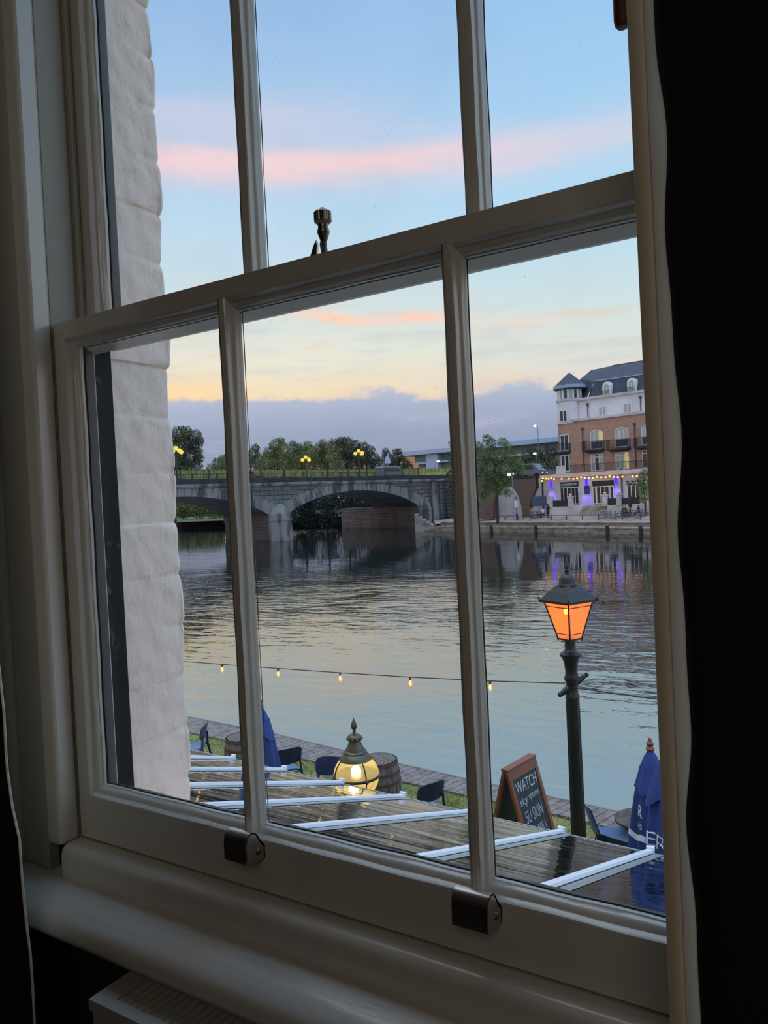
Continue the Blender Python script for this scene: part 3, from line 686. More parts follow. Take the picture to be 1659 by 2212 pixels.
def parasol(loc, top, label, theta, lines, rb_=.26, rot=0.0, band=True):
    t = thing('parasol', label, 'parasol', (loc[0], loc[1], 0), 0, 'closed blue parasols')
    MB().tube([(0, 0, .06), (0, 0, top)], .022, 12).build('pole', M['wood'], t, smooth=True)
    MB().box(-.19, .19, -.19, .19, 0, .06).build('base', M['slate'], t, bevel=.01)
    MB().lathe([(.0001, -.02), (.020, -.015), (.030, .0), (.033, .012), (.022, .022), (.018, .030), (.026, .038), (.028, .050), (.018, .062), (.012, .070), (.015, .078), (.010, .088), (.0001, .094)], (0, 0, top + .02), 16).build('finial', M['mahog'], t, smooth=True)
    def Rr(a, z):
        q = (top - z) / (top - 1.0); base = .035 + (rb_ - .035) * q ** .62
        return base * (1 + .10 * math.cos(8 * (a + rot)) + .05 * math.sin(5 * a + 7 * q) * q)
    n = 72; zs_ = [top - .10 - (top - 1.10) * i / 30 for i in range(31)]
    m = MB(); vs = [(Rr(2 * math.pi * k / n, z) * math.cos(2 * math.pi * k / n), Rr(2 * math.pi * k / n, z) * math.sin(2 * math.pi * k / n), z - (.05 * (1 + math.cos(8 * (2 * math.pi * k / n + rot))) if i == 30 else 0)) for i, z in enumerate(zs_) for k in range(n)]
    m.add(vs, [(i * n + k, i * n + (k + 1) % n, (i + 1) * n + (k + 1) % n, (i + 1) * n + k) for i in range(30) for k in range(n)])
    cn = m.build('canopy', M['cloth'], t, smooth=True)
    m = MB(); vs = []
    for i in range(9):
        q = i / 8.0; z = top + .01 - .27 * q; r = .022 + .105 * q ** .75
        for k in range(n):
            a = 2 * math.pi * k / n; f = 1 + .13 * q * math.cos(4 * (a + rot)); vs.append((r * f * math.cos(a), r * f * math.sin(a), z - .03 * q * math.cos(4 * (a + rot))))
    m.add(vs, [(i * n + k, i * n + (k + 1) % n, (i + 1) * n + (k + 1) % n, (i + 1) * n + k) for i in range(8) for k in range(n)])
    m.build('vent_flap', M['cloth'], cn, smooth=True)
    if band:
        m = MB()
        for (z0, z1) in ((band, band + .045),):
            vs = []
            for z in (z0, z1):
                for k in range(n):
                    a = 2 * math.pi * k / n; r = Rr(a, z) + .002; dz = .015 * math.cos(8 * (a + rot)); vs.append((r * math.cos(a), r * math.sin(a), z + dz))
            m.add(vs, [(k, (k + 1) % n, n + (k + 1) % n, n + k) for k in range(n)])
        m.build('printed_band', M['clothw'], cn)
    for (txt, size, zc, dth) in lines:
        tm = text_mb(txt, size, 0.0); m = MB()
        for (x, y, z) in tm.v:
            zz = zc + y; r0_ = Rr(theta, zz); a = theta + dth + x / max(.08, r0_); r = Rr(a, zz) + .004; m.v.append((r * math.cos(a), r * math.sin(a), zz))
        m.f = tm.f; part(m.build('lettering', M['clothw'], cn), 'white letters ' + txt)
    return t
def facing(x, y): return math.atan2(CAM.y - y, CAM.x - x)
parasol((-1.46, 5.26), 2.40, 'closed blue parasol with pink wooden finial and letter R, right of the black lamp post', facing(-1.46, 5.26), [('R', .12, 1.985, -.75), ('AS', .055, 1.885, -.7)], .25, .3, 1.775)
parasol((-1.185, 4.52), 2.62, 'closed blue parasol lettered ER, nearest, against the right window edge', facing(-1.185, 4.52), [('ER', .13, 2.12, -.62), ('MAS', .055, 2.02, -.55)], .235, .9, False)
parasol((-5.04, 4.94), 2.44, 'closed blue parasol behind the left glazing bar of the lower sash', facing(-5.09, 4.92), [], .25, .1, False)

# A-board
ab = thing('chalkboard_sign', 'brown wooden A-board with black chalkboard reading WATCH sky sports', 'sign', (-3.67, 7.93, 0), R(82))
def panel_mx(s):   # local x along the width, leaning panel
    return Matrix.Translation((0, -.02 * s, 1.15)) @ Matrix.Rotation(s * R(-15.5), 4, 'X')
# local -y faces the viewer side; front leans towards -y at its foot
fm = Matrix.Translation((0, -.015, 1.16)) @ Matrix.Rotation(R(-15), 4, 'X')
bmx = Matrix.Translation((0, .015, 1.16)) @ Matrix.Rotation(R(15), 4, 'X')
for mx, nm in ((fm, 'front_panel'), (bmx, 'rear_panel')):
    f = MB(); f.box(-.33, -.265, -.018, .018, -1.18, 0, mx); f.box(.265, .33, -.018, .018, -1.18, 0, mx); f.box(-.265, .265, -.018, .018, -.14, 0, mx); f.box(-.265, .265, -.018, .018, -1.10, -1.03, mx)
    pn = f.build(nm, M['mahog'], ab, bevel=.003)
    part(MB().box(-.266, .266, -.008, .008, -1.03, -.14, mx).build('blackboard', M['slate'], pn), 'black chalkboard surface')
    if nm == 'front_panel':
        for txt, size, z, sx in (('WATCH', .19, -.25, .68), ('sky', .14, -.41, .95), ('sports', .11, -.395, .85), ('SU SKIN', .20, -.60, .55), ('UN MILL', .20, -.80, .55)):
            tm = text_mb(txt, size, .002, sx, .1); dx = {'sky': -.15, 'sports': .09}.get(txt, 0)
            q = MB(); q.v = [tuple(mx @ Vector((x + dx, -.0105, z + y + .0))) if True else None for (x, y, zz) in tm.v]; q.f = tm.f
            part(q.build('chalk_lettering', M['chalk'], pn), 'white chalk lettering ' + txt)
hh = MB(); hh.box(-.33, .33, -.05, .05, 1.145, 1.17); hh.build('top_hinge_board', M['mahog'], ab, bevel=.004)
part(MB().tube([(-.30, -.20, .5), (-.30, .20, .5)], .006, 6).build('stay', M['flash'], ab), 'metal stay between the panels')

tb = onZ(1386, 1768, .62)
t = thing('round_table', 'round weathered wooden table top on the decking side, half behind the right parasol', 'table', (tb.x, tb.y, 0))
MB().lathe([(.0001, .585), (.285, .585), (.30, .595), (.30, .62), (.0001, .625)], n=32).build('table_top', pbr('dark_weathered_tabletop', rgb(92, 76, 66), .7, var=(14, rgb(60, 48, 42), .4, .6)), t)
MB().lathe([(.0001, .0), (.20, .0), (.20, .03), (.05, .06), (.045, .55), (.12, .585), (.0001, .585)], n=24).build('pedestal', M['iron'], t)

# ------------------------------------------------------------------ Victorian lamp post
lp = thing('lamp_post', 'black cast iron lamp post with a four-sided orange glowing lantern', 'street lamp', (-2.69, 7.12, 0), 0)
ps = MB()
ps.lathe([(.0001, 0), (.17, 0), (.17, .10), (.15, .14), (.13, .5), (.10, .56), (.085, .60), (.074, .66), (.072, 1.2), (.067, 2.22), (.0001, 2.22)], n=24)
ps.build('post', M['iron'], lp, smooth=True)
fl = MB(); FK = 1.12
for k in range(10):
    a = 2 * math.pi * k / 10; fl.tube([(.071 * math.cos(a), .071 * math.sin(a), .68), (.0645 * math.cos(a), .0645 * math.sin(a), 2.2)], .008, 6)
fl.build('fluting', M['iron'], lp)
cpz = MB(); cpz.lathe([(.0001, 2.20), (.062, 2.20), (.072, 2.22), (.072, 2.26), (.060, 2.28), (.060, 2.40), (.074, 2.42), (.078, 2.44), (.066, 2.47), (.062, 2.50), (.072, 2.60), (.092, 2.655), (.112, 2.675), (.115, 2.695), (.085, 2.715), (.062, 2.73), (.055, 2.75), (.055, 2.86), (.0001, 2.86)], n=24)
cpz.build('capital', M['iron'], lp, smooth=True)
LR = math.atan2(-7.72, 2.69)          # towards the window
ldir = Vector((math.cos(LR), math.sin(LR), 0)); lrt = Vector((-ldir.y, ldir.x, 0))
bar_ = MB(); d1 = (lrt * -1 * .95 + ldir * .4).normalized()
bar_.tube([Vector((0, 0, 2.42)) - d1 * .16 + Vector((0, 0, .04)), Vector((0, 0, 2.36)), Vector((0, 0, 2.31)) + d1 * .13 - Vector((0, 0, .03))], [.020, .045, .024], 10)
bar_.sphere(Vector((0, 0, 2.31)) + d1 * .135 - Vector((0, 0, .03)), .026, 10, 6); bar_.sphere(Vector((0, 0, 2.42)) - d1 * .165 + Vector((0, 0, .04)), .026, 10, 6)
bar_.build('ladder_bar', M['iron'], lp, smooth=True)
def sq(r, z, rot=LR): return [(r * math.cos(rot + k * math.pi / 2), r * math.sin(rot + k * math.pi / 2), z) for k in range(4)]
lan = MB()
zb, zt, rb2, rt2 = 2.855, 3.245, .118, .245
for k in range(4):
    a, b = Vector(sq(rb2, zb)[k]), Vector(sq(rt2, zt)[k]); lan.tube([a, b], .0085, 6)
    for (z, rr) in ((zb, .009), (zb + .055, .005), (zt - .05, .005), (zt, .010)):
        q = (z - zb) / (zt - zb); r = rb2 + (rt2 - rb2) * q; p1, p2 = sq(r, z)[k], sq(r, z)[(k + 1) % 4]; lan.tube([p1, p2], rr, 6)
    p = sq(rb2 * 1.03, zb - .02)[k]; lan.tube([(p[0], p[1], zb - .03), (p[0], p[1], zb + .01)], [.004, .012], 6)
lan.add(sq(.13, 2.86) + sq(.13, 2.845), [(0, 1, 2, 3), (4, 5, 6, 7), (0, 4, 5, 1), (1, 5, 6, 2), (2, 6, 7, 3), (3, 7, 4, 0)])
lan.build('lantern_frame', M['iron'], lp)
M['lglass'] = glassy('orange_lantern_glass', rgb(255, 200, 160), 1.45, .05, .8, emis=rgb(255, 150, 88), estr=.40)
for k in range(4):
    g = MB(); v = [Vector(p) * 1 for p in (sq(rb2, zb)[k], sq(rb2, zb)[(k + 1) % 4], sq(rt2, zt)[(k + 1) % 4], sq(rt2, zt)[k])]
    nrm = (v[1] - v[0]).cross(v[3] - v[0]).normalized() * .004
    g.add([q for q in v] + [q - nrm for q in v], [(0, 1, 2, 3), (4, 7, 6, 5), (0, 4, 5, 1), (1, 5, 6, 2), (2, 6, 7, 3), (3, 7, 4, 0)]); g.build('lantern_glass', M['lglass'], lp)
rf = MB(); rings = [(.285, 3.236), (.292, 3.262), (.265, 3.285), (.20, 3.345), (.115, 3.41)]
vs = [p for r, z in rings for p in sq(r, z)]
rf.add(vs, [(i * 4 + k, i * 4 + (k + 1) % 4, (i + 1) * 4 + (k + 1) % 4, (i + 1) * 4 + k) for i in range(4) for k in range(4)] + [(0, 3, 2, 1), (16, 17, 18, 19)])
for k in range(4):
    p = sq(.288, 3.262)[k]; rf.tube([(p[0], p[1], 3.24), (p[0] * 1.03, p[1] * 1.03, 3.275), (p[0] * 1.06, p[1] * 1.06, 3.30)], [.008, .010, .002], 6)
rf.build('lantern_roof', M['ironr'], lp)
dm = MB(); dm.lathe([(.0001, 3.40), (.095, 3.40), (.100, 3.415), (.092, 3.425), (.088, 3.44), (.085, 3.47), (.072, 3.50), (.045, 3.523), (.022, 3.53), (.018, 3.545), (.030, 3.553), (.032, 3.562), (.015, 3.572), (.013, 3.582), (.028, 3.600), (.024, 3.625), (.010, 3.655), (.003, 3.68), (.0001, 3.682)], n=20)
dm.build('finial', M['ironr'], lp, smooth=True)
part(MB().sphere((ldir.x * .02 - lrt.x * .03, ldir.y * .02 - lrt.y * .03, 3.14), .022, 12, 8, 1.5).build('light_bulb', emit('sodium_bulb', rgb(255, 170, 50), 30.0), lp), 'bright orange light bulb')
MB().tube([(0, 0, 2.86), (0, 0, 3.10)], .014, 8).build('bulb_holder', M['iron'], lp)

# ------------------------------------------------------------------ globe lamp
gl = thing('globe_lamp', 'dark metal lamp with glowing yellow glass globe and pointed finial beyond the roof', 'street lamp', (-3.75, 4.67, 0))
gp = MB(); gp.lathe([(.0001, 0), (.11, 0), (.11, .08), (.06, .14), (.045, .3), (.038, 1.7), (.055, 1.74), (.05, 1.80), (.085, 1.86), (.12, 1.90), (.0001, 1.90)], n=20); gp.build('post', M['iron'], gl, smooth=True)
M['globe'] = glassy('yellow_globe_glass', rgb(255, 246, 205), 1.45, .04, .8, dirt=(60, .12, .55, .10), emis=rgb(248, 212, 124), estr=.42)
gg = MB(); GC = 2.075; GR = .192
prof = []
for i in range(13):
    a = -math.pi / 2 + math.radians(8) + (math.pi / 2 - math.radians(8)) * i / 12; prof.append((GR * math.cos(a), GR * 1.0 * math.sin(a)))
for i in range(1, 13):
    q = R(53) * i / 12; prof.append((GR * math.cos(q), GR * .98 * math.sin(q)))
gg.lathe(prof, (0, 0, GC), 40); gg.build('globe', M['globe'], gl, smooth=True)
rg = MB(); rg.lathe([(GR + .001, -.012), (GR + .012, -.008), (GR + .012, .008), (GR + .001, .012)], (0, 0, GC), 48)
for k in range(4):
    a = LR + math.radians(40) + k * math.pi / 2; ca, sa_ = math.cos(a), math.sin(a)
    pts = [((r + .006) * ca, (r + .006) * sa_, GC + z) for r, z in prof[::2]]
    rg.tube(pts, .006, 6); rg.sphere(((GR + .016) * ca, (GR + .016) * sa_, GC), .017, 8, 6)
rg.build('cage', M['ironr'], gl, smooth=True)
cap = MB(); z0 = GC + .150
cap.lathe([(.112, z0 - .008), (.140, z0 - .012), (.138, z0), (.116, z0 + .026), (.104, z0 + .045), (.100, z0 + .048), (.100, z0 + .062), (.090, z0 + .072), (.080, z0 + .076), (.078, z0 + .088), (.066, z0 + .110), (.052, z0 + .150), (.048, z0 + .172), (.058, z0 + .180), (.064, z0 + .190), (.062, z0 + .205), (.045, z0 + .222), (.018, z0 + .228), (.012, z0 + .238), (.012, z0 + .25), (.018, z0 + .258), (.012, z0 + .268), (.024, z0 + .290), (.027, z0 + .310), (.020, z0 + .335), (.010, z0 + .360), (.005, z0 + .372), (.007, z0 + .378), (.0001, z0 + .386)], n=28)
for k in range(10):
    a = 2 * math.pi * k / 10; cap.sphere((.060 * math.cos(a), .060 * math.sin(a), z0 + .184), .012, 8, 6)
cs_ = cap.build('cap', pbr('bronze_lamp_cap', rgb(92, 84, 66), .35, .6), gl, smooth=True); cs_.scale = (1, 1, .88); cs_.location = (0, 0, z0 * .12)
part(MB().sphere((0, 0, GC + .035), .042, 14, 10, 1.15).build('light_bulb', emit('white_hot_bulb', rgb(255, 240, 190), 14.0), gl), 'bright white light bulb')

# ------------------------------------------------------------------ festoon lights over the lawn
fe = thing('string_lights', 'black cable of small warm bulbs strung across to the lamp post', 'string lights', (-2.74, 7.09, 2.38))
o_ = Vector((2.74, -7.09, -2.38))
cp = [(-14, 7.1, 2.20), (-12, 7.1, 2.185), (-10, 7.1, 2.19), (-8.34, 7.1, 2.205), (-7.66, 7.1, 2.217), (-6.65, 7.1, 2.238), (-5.65, 7.1, 2.262), (-4.63, 7.1, 2.292), (-3.61, 7.1, 2.335), (-2.76, 7.1, 2.385)]
MB().tube([Vector(p) + o_ for p in cp], .0055, 6).build('cable', M['cable'], fe)
MB().tube([Vector(p) + o_ for p in [(-2.66, 7.05, 2.36), (-1.95, 6.165, 2.578), (-1.46, 5.55, 2.73), (.5, 2.9, 3.30), (2.4, .21, 4.0)]], .0055, 6).build('cable', M['cable'], fe)
for x in (-12.7, -11.7, -10.7, -9.68, -8.67, -7.662, -6.655, -5.65, -4.635, -3.612):
    z = float(np.interp(x, [p[0] for p in cp], [p[2] for p in cp])); c = Vector((x, 7.1, z)) + o_
    s = MB(); s.tube([c + Vector((0, 0, .006)), c - Vector((0, 0, .030))], [.010, .015], 10); s = s.build('socket', M['socket'], fe, smooth=True)
    b = MB(); b.lathe([(.0001, -.118), (.012, -.112), (.024, -.095), (.030, -.078), (.027, -.058), (.015, -.036), (.013, -.030), (.0001, -.029)], c, 14); b = b.build('bulb', M['bulbg'], fe, smooth=True)
    q = MB(); q.tube([c + Vector((.004, 0, -.045)), c + Vector((-.004, 0, -.070)), c + Vector((.003, 0, -.098))], [.007, .010, .006], 6); part(q.build('filament', M['bulb'], b), 'glowing filament')

# ================================================================== THE RIVER
WZ = -.6
wm_ = bpy.data.materials.new('river_water'); wm_.use_nodes = True; T = NT(wm_.node_tree); b = T.n['Principled BSDF']
b.inputs['Base Color'].default_value = rgb(24, 30, 27); b.inputs['Roughness'].default_value = .02; b.inputs['IOR'].default_value = 5.6
co = T.add('ShaderNodeTexCoord').outputs['Object']
n1 = T.noise(T.mapping(co, (1, 1, 1), (0, 0, R(-32))), 1.0, 1, .5, 0)
mA = T.mapping(co, (.55, 1.45, 1), (0, 0, R(-30)))
h1 = T.noise(mA, 1.5, 3, .5, .3)
h2 = T.noise(T.mapping(co, (.5, 1.2, 1), (0, 0, R(-20))), .42, 2, .5, .4)
spw = T.add('ShaderNodeSeparateXYZ'); T.lk(co, spw.inputs[0])
ln = T.math('ADD', T.math('ADD', spw.outputs[1], T.math('MULTIPLY', spw.outputs[0], .18)), T.math('MULTIPLY', T.noise(co, .08, 2, .5), 14.0))
patch = T.gauss(ln, 34.0, 9.0)   # a breeze-ruffled band across the middle of the river
patch = T.math('MULTIPLY', patch, T.smooth(T.noise(co, .25, 2, .5), .25, .6))
calm = T.smooth(spw.outputs[1], 22, 48)
hh_ = T.math('ADD', T.math('MULTIPLY', h1, T.math('ADD', T.math('MULTIPLY', patch, .052), T.math('SUBTRACT', .011, T.math('MULTIPLY', calm, .007)))), T.math('MULTIPLY', h2, T.math('SUBTRACT', .035, T.math('MULTIPLY', calm, .025))))
bn = T.add('ShaderNodeBump'); bn.inputs['Strength'].default_value = 1.0; bn.inputs['Distance'].default_value = 1.0; T.lk(hh_, bn.inputs['Height']); T.lk(bn.outputs[0], b.inputs['Normal'])
struct(MB().add([(-700, 9.3, WZ), (200, 9.3, WZ), (200, 700, WZ), (-700, 700, WZ)], [(0, 1, 2, 3)]).build('river', wm_))

# ================================================================== FAR MATERIALS
M['stone'] = masonry('bridge_stone', rgb(106, 99, 94), rgb(86, 80, 76), rgb(40, 38, 36), 1.6, .62, .05, stain=(.5, rgb(52, 50, 50), (1, 1, .35), .8))
M['vous'] = pbr('voussoir_stone', rgb(122, 115, 108), .85, var=(.6, rgb(64, 60, 56), .45, .62, (1, 1, .3)))
M['stoned'] = pbr('weathered_parapet_stone', rgb(46, 46, 47), .85, var=(.8, rgb(32, 32, 32), .45, .6))
M['stoneb'] = masonry('abutment_brick_stone', rgb(108, 86, 78), rgb(88, 74, 70), rgb(52, 46, 44), 1.1, .45, .04, stain=(.6, rgb(52, 46, 42), (1, 1, .5), .7), axes='yz')
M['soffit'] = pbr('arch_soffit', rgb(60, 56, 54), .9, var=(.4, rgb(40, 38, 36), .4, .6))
M['rail'] = pbr('dark_green_railing', rgb(40, 46, 36), .5)
M['ball'] = emit('yellow_globe_light', rgb(250, 222, 92), 1.0)
M['balld'] = pbr('lamp_cap', rgb(90, 80, 30), .5)
M['hedge'] = pbr('lamplit_hedge', rgb(200, 194, 118), .9, var=(1.5, rgb(168, 168, 94), .4, .6))  # glow of the yellow bridge lamps is put into this leaf colour
M['quay'] = pbr('quay_stone', rgb(138, 120, 106), .9, var=(.8, rgb(104, 90, 78), .45, .62, (1, 1, 3)))
M['quayt'] = pbr('quay_coping', rgb(164, 146, 130), .85, var=(.6, rgb(128, 112, 98), .4, .6))
M['pile'] = pbr('timber_fender', rgb(44, 38, 34), .9)
M['pave'] = pbr('brick_paving', rgb(156, 134, 122), .9, var=(.5, rgb(128, 112, 106), .4, .6))
M['brick'] = masonry('orange_brick', rgb(190, 134, 106), rgb(170, 114, 90), rgb(160, 138, 124), .45, .15, .02, stain=(.25, rgb(160, 110, 86), (1, 1, 1), .4))
M['brickd'] = masonry('dark_ramp_brick', rgb(118, 84, 72), rgb(100, 72, 62), rgb(86, 70, 62), .45, .15, .02)
M['render'] = pbr('cream_render', rgb(228, 214, 212), .85, var=(.3, rgb(212, 200, 200), .4, .6))
M['cstone'] = pbr('pale_stone_front', rgb(210, 192, 184), .85, var=(.5, rgb(184, 168, 160), .4, .6))
M['slater'] = pbr('slate_roof', rgb(60, 60, 72), .7, var=(1.2, rgb(50, 50, 62), .4, .6))
M['lead'] = pbr('lead_edging', rgb(142, 150, 168), .5)
M['frame'] = pbr('white_window_frame', rgb(216, 214, 212), .5)
M['pane'] = pbr('dark_window_glass', rgb(40, 48, 56), .08, spec=.8)
M['paneb'] = pbr('curtained_window_glass', rgb(172, 168, 150), .2, spec=.6)
M['panew'] = pbr('lit_window', rgb(150, 130, 90), .2, emis=rgb(238, 200, 90), estr=.5)
M['paneo'] = pbr('bar_interior_glass', rgb(50, 36, 24), .15, emis=rgb(190, 130, 60), estr=.05, var=(1.5, rgb(20, 20, 22), .45, .6))
M['balc'] = pbr('black_balcony_iron', rgb(38, 34, 36), .6)
M['pipe'] = pbr('dark_downpipe', rgb(60, 56, 62), .5)
M['fest'] = emit('festoon_bulb_light', rgb(255, 168, 66), 3.6)
M['uplt'] = emit('blue_wall_light', rgb(60, 30, 255), 3.0)
M['skin'] = pbr('skin', rgb(190, 150, 130), .7)
M['office'] = pbr('office_white_cladding', rgb(176, 180, 200), .6)
M['officeg'] = pbr('office_dark_glazing', rgb(122, 130, 128), .3)
M['leafd'] = pbr('dark_leaves', rgb(82, 84, 48), .7, var=(.5, rgb(56, 60, 38), .4, .6))
M['leafm'] = pbr('willow_leaves', rgb(120, 122, 62), .7, var=(.35, rgb(88, 92, 50), .4, .6))
M['leafg'] = pbr('bright_green_leaves', rgb(108, 120, 56), .7, var=(.5, rgb(72, 86, 44), .4, .6))
M['bark'] = pbr('tree_bark', rgb(50, 44, 36), .9)
M['leafk'] = pbr('shade_darkened_leaves', rgb(38, 44, 32), .8, var=(.5, rgb(24, 30, 22), .4, .6))  # leaf colour darkened to stand for the shade behind the bridge arches
M['metal'] = pbr('grey_galvanised_pole', rgb(120, 124, 132), .5)
M['lampw'] = emit('street_light', rgb(255, 226, 160), 4.0)
M['lampg'] = emit('cold_street_light', rgb(225, 255, 235), 4.0)
M['tcloth'] = pbr('table_wood', rgb(96, 90, 84), .8)

def leaves(name, mat, par, blobs, dens, size, seed, org):
    r_ = np.random.RandomState(seed); out = []
    for (c, r) in blobs:
        n = max(40, int(dens * r * r / (size * size)))
        d = r_.normal(size=(n, 3)); d /= np.linalg.norm(d, axis=1)[:, None]
        rad = r * r_.uniform(.25, 1, n) ** .45; rad *= 1 + .16 * np.sin(d[:, 0] * 7 + seed) * np.sin(d[:, 2] * 6 + d[:, 1] * 5)
        p = np.array(c) + d * rad[:, None] * np.array([1, 1, .92])
        a = r_.normal(size=(n, 3)); a /= np.linalg.norm(a, axis=1)[:, None]; b_ = np.cross(a, r_.normal(size=(n, 3))); b_ /= np.linalg.norm(b_, axis=1)[:, None]
        s = size * r_.uniform(.5, 1.0, n)[:, None] * .5
        out.append(np.stack([p - a * s, p + b_ * s * .6, p + a * s, p - b_ * s * .6], 1))
    P = np.concatenate(out) - np.array(org); return quads(name, mat, par, P)
def tree(label, pxb, d, mat, size, seed, base=None, name='tree', group=None, trunk=True, dens=42, zground=1.2, cat='tree', extra_trunks=()):
    bl = []
    for (x, y, rp) in pxb:
        dd = d + (rnd.random() - .5) * rp * d / FPX * 1.2; bl.append((tuple(atD(x, y, dd)), rp * (1.32 if group == 'trees beyond the bridge' else 1.12) * dd / FPX))
    cx = sum(p[0] for p, r in bl) / len(bl); cy = sum(p[1] for p, r in bl) / len(bl)
    if base: q = atD(base[0], base[1], d); cx, cy = q.x, q.y
    t = thing(name, label, cat, (cx, cy, zground), 0, group)
    leaves('foliage', mat, t, bl, dens, size, seed, (cx, cy, zground))
    if trunk:
        top = max(p[2] for p, r in bl); mid = sum(p[2] for p, r in bl) / len(bl) - zground; m = MB()
        rr = .011 * (top - zground) + .04
        m.tube([(0, 0, -.3), (.1, 0, mid * .4), (-.05, .05, mid), (0, 0, (top - zground) * .9)], [rr * 1.3, rr, rr * .7, rr * .15], 8)
        for (p, r) in bl[::2]: m.tube([(0, 0, mid * .6), ((p[0] - cx) * .5, (p[1] - cy) * .5, (mid * .6 + p[2] - zground) * .5), (p[0] - cx, p[1] - cy, p[2] - zground)], [rr * .5, rr * .35, rr * .12], 6)
        m.build('trunk', M['bark'], t, smooth=True)
    return t

# ================================================================== THE BRIDGE
BA = math.atan2(28, 5); BF = Frame(-68, 80, BA); BW = 10.0
br = thing('stone_bridge', 'grey stone arched road bridge with a central pier across the river', 'bridge', (-68, 80, 0), BA)
def arch_z(x):
    for (c, hw) in ((15.45, 13.9), (-15.7, 13.9)):
        u = abs(x - c) / hw
        if u < 1: return 2.85 + 2.98 * (1 - u * u) ** .8
    return None
ZT = 7.05
xs_ = sorted(set([i * .5 for i in range(-92, 93)] + [1.56, 29.34, -1.81, -29.59, 1.55, 29.35, -1.80, -29.60]))
sp = MB(); so = MB()
for y in (0.0, BW):
    sp = MB()
    for a, b in zip(xs_, xs_[1:]):
        za, zb_ = arch_z(a + 1e-4), arch_z(b - 1e-4); mid_ = arch_z((a + b) / 2)
        za = za if mid_ is not None and za is not None else -1.5; zb_ = zb_ if mid_ is not None and zb_ is not None else -1.5
        sp.add([(a, y, za), (b, y, zb_), (b, y, ZT), (a, y, ZT)], [(0, 1, 2, 3)])
    sp.build('spandrel_wall', M['stone'], br)
for a, b in zip(xs_, xs_[1:]):
    if arch_z((a + b) / 2) is not None:
        za, zb_ = arch_z(a + 1e-4) or 2.85, arch_z(b - 1e-4) or 2.85; so.add([(a, 0, za), (b, 0, zb_), (b, BW, zb_), (a, BW, za)], [(0, 1, 2, 3)])
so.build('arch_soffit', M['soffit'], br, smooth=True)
for (c, lab) in ((15.45, 'right'), (-15.7, 'left')):
    m = MB(); n = 44
    for k in range(n):
        def pt(t, dep):
            a = math.pi * (1 - t); x = c + 13.88 * math.cos(a) ; z = arch_z(min(max(x, c - 13.88), c + 13.88)) or 2.85
            nx = (x - c) / 13.9 * .75; nz = math.sqrt(max(0, 1 - nx * nx)); return (x + nx * dep, z + nz * dep)
        t0, t1 = (k + .04) / n, (k + .96) / n; dep = .95 + 1.0 * abs((k + .5) / n - .5) * 2 * 1.0 + (.12 if k % 2 else 0)
        t0 = (1 - math.cos(math.pi * t0)) * .0 + t0
        (a0, b0), (a1, b1), (c1, d1), (c0, d0) = pt(t0, 0), pt(t1, 0), pt(t1, dep), pt(t0, dep)
        d1, d0 = min(d1, 6.95), min(d0, 6.95)
        m.add([(a0, -.06, b0), (a1, -.06, b1), (c1, -.06, d1), (c0, -.06, d0), (a0, .02, b0), (a1, .02, b1), (c1, .02, d1), (c0, .02, d0)], [(0, 1, 2, 3), (0, 4, 5, 1), (1, 5, 6, 2), (2, 6, 7, 3), (3, 7, 4, 0)])
    m.build('arch_ring', M['vous'], br)
def cutwater(x0, x1, yf=-1.5):
    m = MB(); c = (x0 + x1) / 2; w = (x1 - x0) / 2
    oct_ = [(-1, 0), (-1, -.35), (-.55, -1), (.55, -1), (1, -.35), (1, 0)]
    lv = [(1.0, -1.5, 1.0), (1.0, 2.1, 1.0), (1.07, 2.12, 1.07), (1.07, 2.35, 1.07), (.98, 2.38, .98), (.95, 3.0, .9), (.45, 4.3, .25), (.3, 4.4, .08)]
    vs = [(c + ox * w * s, oy * -yf * sy, z) for (s, z, sy) in lv for (ox, oy) in oct_]; k = len(oct_)
    fs = [(i * k + j, i * k + j + 1, (i + 1) * k + j + 1, (i + 1) * k + j) for i in range(len(lv) - 1) for j in range(k - 1)] + [tuple(range((len(lv) - 1) * k, len(lv) * k))]
    m.add(vs, fs); m.build('pier', M['vous'], br)
    return m
cutwater(-1.95, 1.7); cutwater(29.6, 32.3, -.9)
m = MB(); m.box(-1.82, 1.57, .02, BW - .02, -1.5, 3.2); m.build('pier_wall', M['stoneb'], br)
m = MB(); m.box(29.33, 33, .02, BW + 8, -1.5, 3.0); m.build('abutment_wall', M['stoneb'], br)
m = MB(); m.box(32.9, 34.4, -.35, .05, -1.5, 7.0); m.box(32.7, 34.6, -.45, .05, 6.85, 7.2); m.build('pilaster', M['vous'], br)
m = MB(); m.box(-46, 60, -.30, BW + .3, 7.02, 7.30); m.box(-46, 60, -.18, BW + .18, 6.82, 7.02); m.build('cornice', M['vous'], br)
m = MB(); m.box(-46, 60, -.12, .30, 7.30, 7.98); m.box(-46, 60, BW - .3, BW + .12, 7.30, 7.98); m.build('parapet', M['stoned'], br)
m = MB(); m.box(-46, 60, .30, BW - .30, 7.25, 7.6); m.build('road_deck', M['stoned'], br)
m = MB(); m.box(34.4, 60, -.0, .05, -1.5, 7.05); m.build('approach_wall', M['stone'], br)

